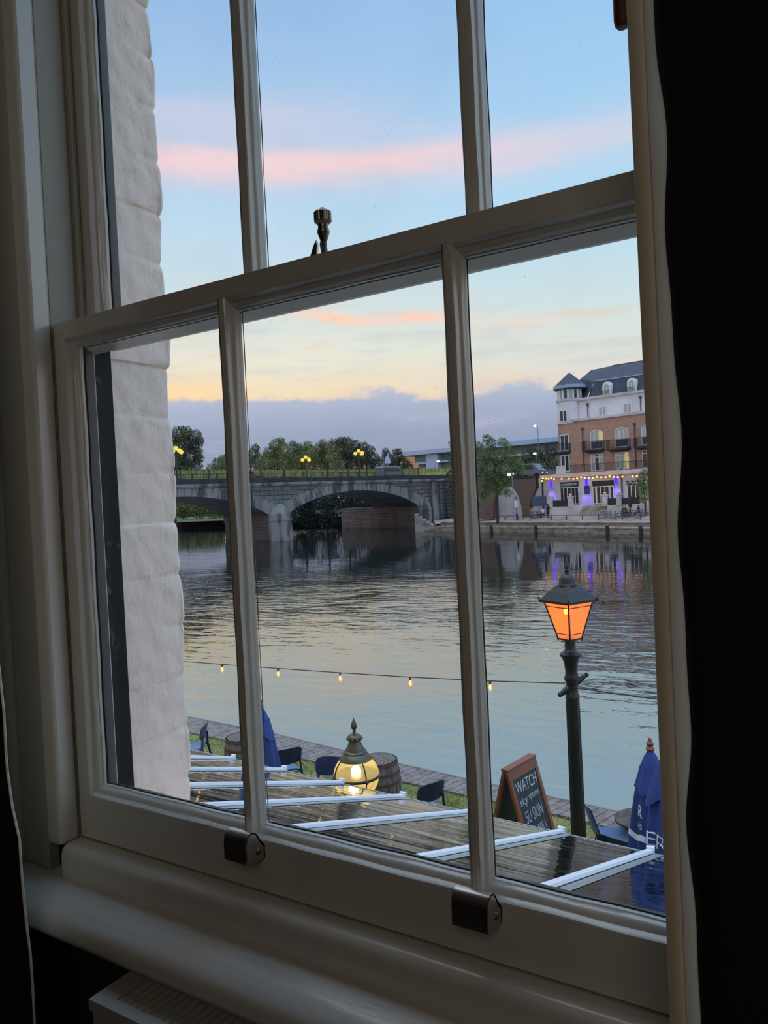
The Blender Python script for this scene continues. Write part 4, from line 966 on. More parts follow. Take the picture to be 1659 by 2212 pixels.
for (y, lab) in ((.08, 'dark iron railing along the near side of the stone bridge'), (BW - .08, 'dark iron railing along the far side of the stone bridge')):
    rl = thing('bridge_railing', lab, 'railing', BF.w(0, y, 7.98), BA, 'bridge railings')
    ps_ = [-2.8 + 4.1 * k for k in range(-10, 9)]
    for i, x in enumerate(ps_):
        MB().box(x - .09, x + .09, -.07, .07, 0, 1.18).build('post', M['rail'], rl)
        if i + 1 < len(ps_):
            m = MB(); x2 = ps_[i + 1]; m.box(x + .09, x2 - .09, -.035, .035, 1.03, 1.11); m.box(x + .09, x2 - .09, -.03, .03, .08, .14)
            k = x + .26
            while k < x2 - .15: m.box(k - .018, k + .018, -.018, .018, .14, 1.03); k += .22
            m.build('rail_panel', M['rail'], rl)
def bridge_lamp(lx, yl, zc, label):
    t = thing('bridge_lamp', label, 'street lamp', BF.w(lx, yl, 7.6), BA, 'triple globe lamps on the bridge')
    h = zc - 7.6
    MB().lathe([(.0001, 0), (.16, 0), (.16, .5), (.09, .6), (.07, h - .6), (.11, h - .55), (.06, h - .5), (.06, h - .25), (.0001, h - .25)], n=10).build('pole', M['rail'], t)
    a = MB(); a.tube([(-.72, 0, h - .75), (-.4, 0, h - .85), (0, 0, h - .95), (.4, 0, h - .85), (.72, 0, h - .75)], .035, 6); a.tube([(0, -.72, h - .75), (0, 0, h - .95), (0, .72, h - .75)], .035, 6); a.build('bracket', M['rail'], t)
    for (x, y, z) in ((0, 0, h), (-.72, 0, h - .45), (.72, 0, h - .45), (0, -.72, h - .35), (0, .72, h - .35)):
        g = MB().sphere((x, y, z), .28, 14, 10).build('globe', M['ball'], t, smooth=True)
        MB().lathe([(.0001, .36), (.05, .34), (.10, .30), (.19, .255), (.20, .24), (.0001, .24)], (x, y, z), 10).build('cap', M['balld'], g)
bridge_lamp(16.55, .5, 11.85, 'yellow globe lamp on near side of bridge, above the right arch')
bridge_lamp(13.8, BW - .5, 11.5, 'yellow globe lamp on the far side of the bridge, nearest the middle')
bridge_lamp(-15.25, .5, 11.75, 'yellow globe lamp on the bridge beside the white painted wall')

def car(label, loc, rz, mat, van=False, L=4.3):
    t = thing('van' if van else 'car', label, 'van' if van else 'car', loc, rz)
    if van: pr = [(-L / 2, .35), (L / 2, .35), (L / 2, .95), (L / 2 - .5, 1.15), (L / 2 - 1.2, 1.95), (-L / 2 + .1, 2.0), (-L / 2, 1.8)]
    else: pr = [(-L / 2, .35), (L / 2, .35), (L / 2, .72), (L / 2 - .25, .82), (L / 2 - 1.1, .92), (L / 2 - 1.9, 1.42), (-L / 2 + 1.0, 1.45), (-L / 2 + .35, 1.0), (-L / 2, .9)]
    m = MB(); m.prism(pr, 'y', -.85, .85); m.build('body', mat, t, bevel=.06)
    g = MB(); x1 = L / 2 - 1.15 if van else L / 2 - 1.3; x0 = -L / 2 + .4 if van else -L / 2 + .9
    g.prism([(x0, 1.05 if not van else 1.2), (x1, 1.0 if not van else 1.2), (x1 - .45, 1.36 if not van else 1.8), (x0 + .25, 1.38 if not van else 1.85)], 'y', -.87, .87); g.build('side_windows', M['pane'], t)
    for x in (-L / 2 + .8, L / 2 - .8):
        for y in (-.8, .8):
            w = MB(); w.prism([(x + .32 * math.cos(k * math.pi / 8), .33 + .32 * math.sin(k * math.pi / 8)) for k in range(16)], 'y', y - .11, y + .11); w.build('wheel', M['dark'], t)
    for y in (-.6, .6): MB().box(L / 2 - .05, L / 2 + .02, y - .15, y + .15, .6, .72).build('headlight', M['lampw'], t)
    return t
M['redcar'] = pbr('red_brown_car_paint', rgb(130, 60, 46), .3); M['silver'] = pbr('pale_car_paint', rgb(116, 122, 122), .35)
q = BF.w(-2.9, 3.2, 7.6); car('red-brown car crossing the bridge behind the railing, beside the left glazing bar', q, BA, M['redcar'])
q = BF.w(26.5, 3.2, 7.6); car('pale van crossing the bridge behind the railing near its right end', q, BA, M['silver'], True, 5.6)
# hedge behind the bridge
hd = MB(); 
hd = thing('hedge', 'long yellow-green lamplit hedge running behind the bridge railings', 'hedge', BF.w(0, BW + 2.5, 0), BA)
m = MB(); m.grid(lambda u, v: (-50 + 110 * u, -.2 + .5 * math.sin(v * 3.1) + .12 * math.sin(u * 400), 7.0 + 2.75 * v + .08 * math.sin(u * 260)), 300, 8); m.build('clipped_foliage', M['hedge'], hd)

# ================================================================== RIGHT BANK AND QUAY
QA = math.atan2(-.436, .90); QF = Frame(-31.42, 86.22, QA)
qy = thing('quay_wall', 'two-step brown stone quay wall with timber fender posts on the far bank', 'quay', QF.w(0, 0, 0), QA)
m = MB(); m.box(-24, 60, 0, 1.2, -2, -.02); m.build('lower_wall', M['quay'], qy)
m = MB(); m.box(-24, 60, -.08, 1.25, -.02, .12); m.build('lower_coping', M['quayt'], qy)
m = MB(); m.box(-24, 60, .9, 2.2, .12, .52); m.build('upper_wall', M['quay'], qy)
m = MB(); m.box(-24, 60, .82, 2.4, .52, .64); m.build('upper_coping', M['quayt'], qy)
for x in (-11.5, -3.15, 8.0, 12.45, 20): MB().box(x - .16, x + .16, -.25, -.02, -2, .28).build('fender_post', M['pile'], qy, bevel=.02)
g1 = [QF.w(-24, 2.0, .63), QF.w(60, 2.0, .63), QF.w(60, 5.5, 1.1), QF.w(-24, 4.5, 1.1), QF.w(60, 60, 1.3), QF.w(-24, 60, 1.3)]
ab0 = BF.w(33, -.2, 0)
g2 = [QF.w(-24, 0, .3), (ab0.x, ab0.y, .3), (ab0.x + 8, ab0.y + 30, 1.3), QF.w(-24, 7, 1.28), QF.w(-24, 0, -2), (ab0.x, ab0.y, -2)]
m = MB(); m.add(g1, [(0, 1, 2, 3), (3, 2, 4, 5)]); m.add(g2, [(0, 1, 2, 3), (0, 4, 5, 1)])
struct(m.build('far_bank_ground', M['pave']))
m = MB(); m.add([(-700, 180, 0), (-80, 135, 1), (-20, 120, 1.25), (300, 60, 1.25), (300, 900, 1.25), (-700, 900, 1.25)], [(0, 1, 2, 3, 4, 5)])
struct(m.build('far_meadow_ground', pbr('dark_meadow', rgb(62, 66, 44), .95, var=(.1, rgb(84, 76, 58), .4, .6))))
st = thing('river_steps', 'brown stone steps down to the water beside the bridge abutment', 'steps', QF.w(-24, 0, 0), math.atan2(ab0.y - QF.w(-24, 0).y, ab0.x - QF.w(-24, 0).x))
for k in range(6):
    MB().box(.6, 12 - k * 1.2, -(.3 + k * -.55) - .0, -(.3 + k * -.55) + .55, -1.5, -.25 + k * .42).build('step', M['quay'], st)

def hoop(lx0, lx1, nposts, label):
    t = thing('hoop_rail', label, 'railing', QF.w(lx0, 2.9, .68), QA, 'low metal hoop rails on the quay')
    L = lx1 - lx0; m = MB(); m.tube([(0, 0, 0), (.02, 0, .58), (.10, 0, .66), (L - .10, 0, .64), (L - .02, 0, .56), (L, 0, 0)], .045, 6); m.build('top_rail', M['pipe'], t, smooth=True)
    for k in range(1, nposts - 1):
        x = L * k / (nposts - 1); m = MB(); m.tube([(x, 0, 0), (x, 0, .65)], .045, 6); m.build('post', M['pipe'], t)
hoop(-16.6, -12.3, 3, 'low hoop rail on the quay, the leftmost, under the leafy tree')
hoop(-12.0, -9.6, 2, 'low hoop rail on the quay, just left of the white sign post')
hoop(-8.6, 6.6, 7, 'long low hoop rail on the quay in front of the riverside bar')
hoop(7.5, 20, 6, 'low hoop rail on the quay, the rightmost, before the crowded tables')

# ================================================================== THE RIVERSIDE BUILDING
FAa = R(-9.208); FA = Frame(-28.07, 94.12, FAa)
bd_ = thing('riverside_building', 'brick and cream riverside building with round corner turret and slate mansard roof', 'building', (-28.07, 94.12, 0), FAa)
XR = 16.0
def bpart(nm, mat, *a, par=bd_, bevel=0): return MB().box(*a).build(nm, mat, par, bevel=bevel)
bpart('ground_floor_wall', M['cstone'], -8.3, XR, 0, 9, 1.0, 6.3)
bpart('brick_wall', M['brick'], -3.85, XR, .05, 9, 6.3, 13.05)
bpart('cream_wall', M['render'], -3.0, XR, .75, 9, 13.05, 15.7)
bpart('ledge', M['cstone'], -8.4, XR, -.35, 1.0, 5.95, 6.45)
bpart('string_course', M['cstone'], -3.95, XR, -.1, .9, 12.95, 13.25)
bpart('eaves_cornice', M['cstone'], -3.1, XR, .45, 1.2, 15.55, 15.85)
bpart('parapet_block', M['cstone'], -5.96, -4.66, -.4, .6, 6.4, 7.5)
# turret
tw = MB(); CX, CY, TR = -4.55, 1.35, 1.62
n = 28
def cyl(z0, z1, r, nm, mat, sm=True):
    return MB().lathe([(.0001, z0), (r, z0), (r, z1), (.0001, z1)], (CX, CY, 0), n).build(nm, mat, bd_, smooth=sm)
cyl(6.3, 12.9, TR, 'turret_brick', M['brick']); cyl(12.9, 15.75, TR * .98, 'turret_cream', M['render'])
cyl(12.75, 13.0, TR + .1, 'turret_band', M['cstone']); cyl(15.68, 15.95, TR + .12, 'turret_band', M['cstone'])
cyl(15.95, 17.3, TR - .22, 'turret_lantern_glass', M['pane'])
for k in range(14):
    a = 2 * math.pi * (k + .3) / 14; x, y = CX + (TR - .18) * math.cos(a), CY + (TR - .18) * math.sin(a)
    mm = MB(); mm.lathe([(.0001, 15.95), (.14, 15.95), (.14, 17.25), (.0001, 17.25)], (x, y, 0), 6); mm.build('mullion', M['frame'], bd_)
for k in range(14):
    a0, a1 = 2 * math.pi * (k + .42) / 14, 2 * math.pi * (k + 1.18) / 14; am = (a0 + a1) / 2
    if -2.6 < math.atan2(math.sin(am), math.cos(am)) < -2.15 or True:
        rr_ = TR - .20; mm = MB(); v = [(CX + rr_ * math.cos(a), CY + rr_ * math.sin(a), z) for z in (16.0, 17.2) for a in (a0, a1)]
        mt = M['panew'] if k in (7, 8) else (M['paneb'] if k in (9, 11, 13) else M['pane']); mm.add(v, [(0, 1, 3, 2)]); mm.build('lantern_window', mt, bd_)
MB().lathe([(TR + .1, 17.15), (TR + .42, 17.22), (TR + .42, 17.65), (TR + .30, 17.75), (.10, 19.35), (.0001, 19.42)], (CX + .1, CY, 0), n).build('turret_roof', M['slater'], bd_, smooth=True)
MB().lathe([(TR + .42, 17.24), (TR + .47, 17.26), (TR + .47, 17.62), (TR + .40, 17.66)], (CX + .1, CY, 0), n).build('turret_gutter', M['lead'], bd_, smooth=True)
# mansard roof: lower steep slope, upper shallow slope, with left hipped end
rfm = MB()
def rp_(x, y, yl): q = FA.pix(x, y, yl); return (q[0], yl, q[1])
ra_, rb_2 = rp_(1284.5, 824, 1.55), rp_(1322, 790, 4.6)
P0 = [(-1.55, .8, 15.8), (XR, .8, 15.8), (XR, 1.55, ra_[2]), ra_, rb_2, (XR, 4.6, rb_2[2]), (-1.55, 8, 15.8), (ra_[0], 8, ra_[2]), (rb_2[0], 8, rb_2[2])]
rfm.add(P0, [(0, 1, 2, 3), (3, 2, 5, 4), (0, 3, 7, 6), (3, 4, 8, 7), (4, 5, 8)])
rfm.build('mansard_roof', M['slater'], bd_)
def rp_(x, y, yl): q = FA.pix(x, y, yl); return (q[0], yl, q[1])
r4 = MB(); r4.add([rp_(1244, 863, 3.2), rp_(1267, 860, .85), rp_(1285, 823.5, 1.62), rp_(1321.5, 790.5, 4.66), rp_(1316, 794, 6.5), rp_(1277, 799.5, 6.5), rp_(1253, 819, 4.4)], [(0, 1, 2, 6), (2, 3, 4, 5, 6)])
r4.build('hipped_side_roof', M['slater'], bd_)
rr2 = MB(); rr2.add([(-3.0, 3.2, 15.8), (-1.2, 2.6, 15.8), (-.3, 2.8, 17.6), (2.4, 6.5, 19.9), (-.65, 6.5, 19.75), (-2.25, 4.4, 18.3), (-3.0, 4.4, 17.4), (-3, 9, 15.8), (-.6, 9, 19.6), (2.4, 9, 19.9)], [(0, 1, 2, 5, 6), (2, 3, 4, 5), (3, 9, 8, 4), (4, 8, 7, 6, 5)])
rr2.build('rear_roof', M['slater'], bd_)
MB().tube([(ra_[0], 1.52, ra_[2]), (XR, 1.52, ra_[2])], .07, 6).build('roof_roll', M['lead'], bd_)
MB().tube([rb_2, (XR, 4.6, rb_2[2])], .06, 6).build('ridge_roll', M['slater'], bd_)

def window(x0, x1, z0, z1, yf, lights=2, mats=None, arch=False, transom=None, par=bd_, nm='window', fw=.09):
    m = MB(); f = fw
    m.box(x0, x0 + f, yf - .06, yf + .04, z0, z1); m.box(x1 - f, x1, yf - .06, yf + .04, z0, z1); m.box(x0 + f, x1 - f, yf - .06, yf + .04, z0, z0 + f)
    xm = (x0 + x1) / 2
    if not arch: m.box(x0 + f, x1 - f, yf - .06, yf + .04, z1 - f, z1)
    for k in range(1, lights):
        x = x0 + (x1 - x0) * k / lights; m.box(x - f * .5, x + f * .5, yf - .06, yf + .04, z0 + f, z1 - (0 if arch else f))
    if transom: m.box(x0 + f, x1 - f, yf - .065, yf + .045, transom, transom + f)
    if arch:
        h = arch; k = 10
        for i in range(k):
            t0, t1 = i / k, (i + 1) / k; za, zb2 = z1 + h * math.sin(math.pi * t0) ** .8, z1 + h * math.sin(math.pi * t1) ** .8; xa, xb = x0 + (x1 - x0) * t0, x0 + (x1 - x0) * t1
            m.add([(xa, yf - .06, za - f), (xb, yf - .06, zb2 - f), (xb, yf - .06, zb2), (xa, yf - .06, za), (xa, yf + .04, za - f), (xb, yf + .04, zb2 - f), (xb, yf + .04, zb2), (xa, yf + .04, za)], [(0, 1, 2, 3), (0, 4, 5, 1), (3, 2, 6, 7)])
    w = m.build(nm, M['frame'], par)
    mats = mats or [M['pane']] * lights
    for k in range(lights):
        a, b = x0 + (x1 - x0) * k / lights, x0 + (x1 - x0) * (k + 1) / lights; g = MB()
        if arch:
            pts = [(a, z0)] + [(b, z0)] + [(a + (b - a) * t / 6, z1 + arch * math.sin(math.pi * ((a + (b - a) * t / 6 - x0) / (x1 - x0))) ** .8 - .03) for t in range(6, -1, -1)]
            g.add([(x, yf - .015, z) for x, z in pts], [tuple(range(len(pts)))])
        else: g.box(a + .02, b - .02, yf - .02, yf + .02, z0 + .02, z1 - .02)
        g.build('pane', mats[k], w)
    return w
# recess reveals are suggested by dark lintels set behind the wall face
window(-5.26, -4.05, 9.36, 11.4, CY - TR - .02, 2, par=bd_); window(-5.28, -4.1, 6.7, 8.8, CY - TR - .02, 2)
window(-5.2, -4.12, 13.05, 14.5, CY - TR - .0, 2, [M['pane'], M['pane']])
for k, (x0, x1, ms) in enumerate(((-1.27, .46, [M['paneb'], M['paneb'], M['panew']]), (1.95, 3.72, [M['paneb']] * 3), (5.3, 7.0, [M['paneb']] * 3), (8.5, 10.2, [M['pane']] * 3))):
    window(x0, x1, 9.25, 11.25, .03, 3, ms, arch=.36)
    bpart('curtain_panel', M['pane'], x0 + .1, x1 - .1, -.05, -.045, 9.35, 10.15)
for k, (x0, x1, ms) in enumerate(((-1.33, .36, [M['paneb'], M['pane'], M['paneb']]), (1.94, 3.66, [M['paneb'], M['paneb'], M['panew']]), (5.3, 7.0, [M['pane']] * 3), (8.5, 10.2, [M['pane']] * 3))):
    window(x0, x1, 6.52, 8.62, .03, 3, ms, transom=8.2)
for (x0, x1) in ((-.33, .66), (2.92, 3.92), (6.2, 7.2), (9.4, 10.4)): window(x0, x1, 13.27, 14.48, .73, 2, [M['paneb'], M['paneb']])
for (x0, x1) in ((.43, 1.36), (3.62, 4.55), (6.85, 7.8)):
    d = MB(); k = 10; xm, hw = (x0 + x1) / 2, (x1 - x0) / 2 + .10
    pr = [(xm - hw, 15.85), (xm + hw, 15.85), (xm + hw, 16.9)] + [(xm + hw * math.cos(math.pi * i / k), 16.9 + .55 * math.sin(math.pi * i / k)) for i in range(1, k)] + [(xm - hw, 16.9)]
    d.prism(pr, 'y', .62, 2.0); dd = d.build('dormer', M['frame'], bd_)
    window(x0 + .1, x1 - .1, 15.95, 16.85, .6, 2, [M['paneb'], M['paneb']], arch=.36, par=dd, fw=.06)
    rb3 = MB(); rb3.box(x0 - .15, x1 + .1, .28, .32, 16.3, 16.34); i = x0 - .15
    while i < x1 + .1: rb3.box(i - .012, i + .012, .285, .315, 15.85, 16.3); i += .12
    rb3.build('juliet_rail', M['balc'], dd)
def balcony(x0, x1, z, dep=1.0, curve=True):
    m = MB(); m.box(x0, x1, -dep, .02, z - .18, z + .02); m.box(x0 + .3, x1 - .3, -dep * .7, .02, z - .32, z - .18)
    w = m.build('balcony', M['balc'], bd_); r_ = MB(); r_.box(x0, x1, -dep, -dep + .04, z + 1.05, z + 1.10); r_.box(x0, x0 + .04, -dep, 0, z + 1.05, z + 1.10); r_.box(x1 - .04, x1, -dep, 0, z + 1.05, z + 1.10)
    i = x0
    while i <= x1: r_.box(i - .012, i + .012, -dep, -dep + .03, z, z + 1.05); i += .13
    i = -dep
    while i < 0: r_.box(x0, x0 + .03, i, i + .024, z, z + 1.05); r_.box(x1 - .03, x1, i, i + .024, z, z + 1.05); i += .13
    r_.build('balustrade', M['balc'], w)
balcony(-1.95, .62, 9.15); balcony(1.25, 3.95, 9.05); balcony(4.7, 7.5, 9.05); balcony(-7.2, -3.9, 9.2, .7)
# terrace rail above the ground floor
m = MB(); m.box(-8.3, XR, -.22, -.18, 7.42, 7.47); i = -8.3
while i < XR: m.box(i - .012, i + .012, -.21, -.19, 6.45, 7.42); i += .16
m.build('terrace_rail', M['balc'], bd_)
for (x, z0, z1, y) in ((-1.74, 13.2, 15.1, .68), (5.1, 13.2, 15.15, .68), (-2.24, 6.6, 12.05, -.02), (4.52, 6.6, 12.0, -.02)):
    m = MB(); m.tube([(x, y - .06, z0), (x, y - .06, z1 - .2)], .06, 6); m.box(x - .14, x + .14, y - .2, y, z1 - .28, z1); m.build('downpipe', M['pipe'], bd_)
# ground floor openings
window(-5.75, -3.1, 2.5, 5.35, -.02, 5, [M['paneo'], M['pane'], M['paneo'], M['pane'], M['pane']], transom=4.6, nm='shop_window')
M['signb'] = pbr('black_fascia', rgb(40, 40, 44), .6)
def fascia(x0, x1, z0, z1, s, label):
    f = bpart('fascia', M['signb'], x0, x1, -.12, -.06, z0, z1); q = MB(); r2 = random.Random(s)
    i = x0 + .06
    while i < x1 - .2:        # illegible white scroll lettering
        zc = (z0 + z1) / 2 + (r2.random() - .5) * .1; a0 = r2.random() * 6.28; rr = .08 + .07 * r2.random()
        q.tube([(i + .08 + rr * math.cos(a0 + k * .8) * (1 - k * .06), -.135, zc + rr * 1.3 * math.sin(a0 + k * .8) * (1 - k * .06)) for k in range(6)], .017, 4); i += .15
    q.build('fascia_lettering', M['chalk'], f); part(f, label)
fascia(-5.72, -3.1, 4.72, 5.38, 3, 'black fascia panel with white scroll lettering')
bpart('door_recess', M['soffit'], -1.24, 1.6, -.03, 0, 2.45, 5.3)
window(-.72, 1.0, 2.45, 4.62, -.05, 3, [M['paneo']] * 3, nm='glazed_door')
window(-1.2, -.75, 2.45, 4.62, -.05, 1, [M['paneo']], nm='side_light'); window(1.05, 1.58, 2.45, 4.62, -.05, 1, [M['paneo']], nm='side_light')
window(3.25, 5.4, 2.4, 4.95, -.02, 4, [M['paneo'], M['paneo'], M['pane'], M['paneo']], transom=4.5, nm='shop_window')
fascia(3.25, 5.4, 4.55, 5.1, 9, 'black fascia panel with white scroll lettering')
bpart('poster', M['signb'], -2.35, -1.65, -.05, -.0, 3.75, 4.75)
m = MB(); m.box(-8.35, -8.15, -.1, 0, 1.2, 6.0); m.box(2.55, 2.7, -.12, 0, 1.5, 6.6); m.build('downpipe', M['pipe'], bd_)
for i, (x, w) in enumerate(((-6.95, 1.0), (-2.0, 1.0), (1.95, .9))):
    f = MB(); f.box(x - .13, x + .13, -.20, -.05, 4.75, 5.6); f = f.build('wall_light', M['uplt'], bd_); part(f, 'blue glowing wall light')
    li = bpy.data.lights.new('blue_wall_spot', 'SPOT'); li.energy = 1500 * w; li.color = (.10, .03, 1.0); li.spot_size = R(40); li.spot_blend = .6; li.shadow_soft_size = .1
    o = bpy.data.objects.new('blue_wall_spot', li); col.objects.link(o); o.parent = bd_; o.location = (x, -.45, 5.5); o.rotation_euler = (R(8), 0, 0)
# terrace in front of the ground floor
tr = thing('terrace', 'raised stone terrace with piers and steps in front of the riverside building', 'terrace', (-28.07, 94.12, 0), FAa)
MB().box(-6.3, -1.6, -2.4, -.02, 1.0, 2.3).build('platform', M['cstone'], tr); MB().box(1.7, XR, -2.4, -.02, 1.0, 2.25).build('platform', M['cstone'], tr)
for k in range(5): MB().box(-1.59, 1.69, -3.2 + k * .32, -.02, 1.0, 1.4 + k * .2).build('step', M['quayt'], tr)
for x in (-5.95, -3.15, 1.4, 3.2, 6.1, 9.0):
    p_ = MB(); p_.box(x - .28, x + .28, -2.45, -1.95, 2.2, 3.45); p_.box(x - .34, x + .34, -2.5, -1.9, 3.45, 3.6); p_.lathe([(.0001, 3.6), (.12, 3.6), (.2, 3.75), (.12, 3.88), (.0001, 3.9)], (x, -2.2, 0), 10); p_.build('pier', M['cstone'], tr)
for (a, b) in ((-5.6, -3.5), (3.5, 5.8), (1.75, 2.9)):
    MB().box(a, b, -2.22, -2.17, 2.3, 3.1).build('balustrade_panel', M['balc'], tr)
# festoon over the terrace front
fst = thing('festoon_lights', 'string of warm bulbs along the ground floor ledge of the riverside building', 'string lights', (-28.07, 94.12, 0), FAa)
z3 = lambda x, y: (1140 + x / 6.144, 1000 + y / 6.144)
bp = [(190, 240), (200, 205), (240, 210), (275, 213), (310, 203), (350, 215), (450, 213), (548, 210), (605, 212), (655, 205), (708, 190), (757, 200), (815, 200), (865, 198), (918, 185), (975, 190), (1032, 187), (1085, 177), (1143, 185), (1195, 188), (1255, 182), (1390, 180), (1450, 177), (1515, 160)]
pts = [];
for (x, y) in bp:
    q = FA.pix(*z3(x, y), -.8); pts.append((q[0], -.8, q[1]))
MB().tube([(p[0], p[1], p[2] + .14) for p in pts[1:]], .02, 5).build('cable', M['cable'], fst)
for p in pts: MB().sphere(p, .115, 10, 6).build('bulb', M['fest'], fst)

# brick ramp with arches at the left of the building, pale wall behind
rp = thing('brick_ramp', 'dark brown brick ramp carried on arches between the tree and building', 'ramp', (-28.07, 94.12, 0), FAa)
pL = FA.pix(1064, 1100, -1.5)[0]; pM0 = FA.pix(1127.5, 1096, -1.5)[0]; pM1 = FA.pix(1143, 1096, -1.5)[0]; pE = pM1 + 4.6
ztop = 6.3; m = MB(); xsr = [-18.6 + i * .1 for i in range(int((-8.4 + 18.6) / .1) + 1)]
def rz2(x):
    for (a, b) in ((pL, pM0), (pM1, pE)):
        c, hw = (a + b) / 2, (b - a) / 2; u = abs(x - c) / hw
        if u < 1: return 1.2 + 4.1 * (1 - u ** 2.2) ** .5
    return 1.0
for y in (-1.5, -.7):
    for a, b in zip(xsr, xsr[1:]): m.add([(a, y, rz2(a)), (b, y, rz2(b)), (b, y, ztop), (a, y, ztop)], [(0, 1, 2, 3)])
for a, b in zip(xsr, xsr[1:]): m.add([(a, -1.5, rz2(a)), (b, -1.5, rz2(b)), (b, -.7, rz2(b)), (a, -.7, rz2(a))], [(0, 1, 2, 3)])
m.add([(-18.6, -1.5, ztop), (-8.45, -1.5, ztop), (-8.45, -.7, ztop), (-18.6, -.7, ztop)], [(0, 1, 2, 3)])
m.build('arched_wall', M['brickd'], rp)
MB().box(-18.6, -8.45, -1.6, -.6, ztop - .1, ztop + .12).build('coping', M['stoned'], rp)
rr3 = MB(); rr3.box(-18.6, -8.5, -1.45, -1.41, ztop + 1.1, ztop + 1.15); i = -18.6
while i < -8.5: rr3.box(i - .015, i + .015, -1.445, -1.415, ztop + .1, ztop + 1.1); i += .22
rr3.build('handrail', M['balc'], rp)
struct(MB().box(-18.6, -8.45, 1.6, 1.9, 1.0, 6.1).build('wall_behind_ramp', M['render'], None)).matrix_world = Matrix.Translation((-28.07, 94.12, 0)) @ Matrix.Rotation(FAa, 4, 'Z')
pb0 = FA.pix(1149, 1073, -1.7); pb1 = FA.pix(1180, 1093, -1.7)
t = thing('banner', 'dark blue banner hung low on the pale wall beside the brick ramp', 'banner', FA.w(pb0[0], -1.75, 0), FAa)
MB().box(0, pb1[0] - pb0[0], 0, .05, pb1[1], pb0[1]).build('cloth_panel', pbr('dark_blue_banner', rgb(70, 78, 98), .8), t); MB().box(-.05, 0, 0, .06, 1.2, pb0[1] + .1).build('post', M['pipe'], t); MB().box(pb1[0] - pb0[0], pb1[0] - pb0[0] + .05, 0, .06, 1.2, pb0[1] + .1).build('post', M['pipe'], t)
MB().box(-18.6, -8.45, 1.95, 12, 5.9, 6.28).build('road_slab', M['stoned'], rp)
q = FA.w(FA.pix(1075, 1018, 3.2)[0], 3.2, 6.3); car('pale car parked on the ramp, partly behind the leafy tree', q, FAa, M['silver'])
q = FA.w(FA.pix(1178, 1018, 5.5)[0] - 2.3, 5.5, 6.3); car('grey van parked on the ramp beside the brick building', q, FAa, M['silver'], True, 4.4)

# ------------------------------------------------------------------ things on the quay
def parasol_far(x, y, top, label):
    q = QF.w(QF.pix(x, y, 5.2)[0], 5.2); t = thing('parasol', label, 'parasol', (q.x, q.y, 1.0), 0, 'closed dark parasols at the far bar')
    h = top - 1.0
    MB().lathe([(.0001, h), (.06, h - .02), (.17, h - .5), (.23, h - 1.2), (.20, h - 1.7), (.05, h - 1.72), (.05, 0), (.0001, 0)], n=12).build('canopy', M['signb'], t, smooth=True)
parasol_far(1187, 1080, 3.85, 'closed dark parasol at the left end of the far terrace')
parasol_far(1361, 1080, 3.75, 'closed dark parasol standing behind the crowded tables')
def picnic(px, py, label, mat, yl=4.4):
    lx, z = QF.pix(px, py, yl); t = thing('picnic_table', label, 'table', QF.w(lx, yl, 1.0), QA, 'picnic tables on the far quay')
    MB().box(-.62, .62, -.38, .38, .70, .76).build('table_top', mat, t)
    for s in (-1, 1):
        MB().box(-.62, .62, s * .72 - .13, s * .72 + .13, .42, .47).build('bench', mat, t)
        m = MB(); m.tube([(s * .42, -.75, 0), (s * .42, -.25, .72)], .05, 5); m.tube([(s * .42, .75, 0), (s * .42, .25, .72)], .05, 5); m.box(s * .42 - .04, s * .42 + .04, -.8, .8, .36, .42); m.build('leg_frame', mat, t)
M['tgrey'] = pbr('silvered_wood', rgb(150, 150, 150), .7)
picnic(1306, 1100, 'grey picnic table on the far quay, left of the pair before the steps', M['tgrey'], 4.4)
picnic(1331, 1101, 'grey picnic table on the far quay, nearest the seated group', M['tgrey'], 4.4)
picnic(1356, 1104, 'dark picnic table with people seated round it on the far quay', M['tcloth'])
picnic(1384, 1105, 'dark picnic table at the right end of the far quay', M['tcloth'], 4.4)
picnic(1160, 1099, 'dark picnic table on the far quay left of the person in white', M['tcloth'])
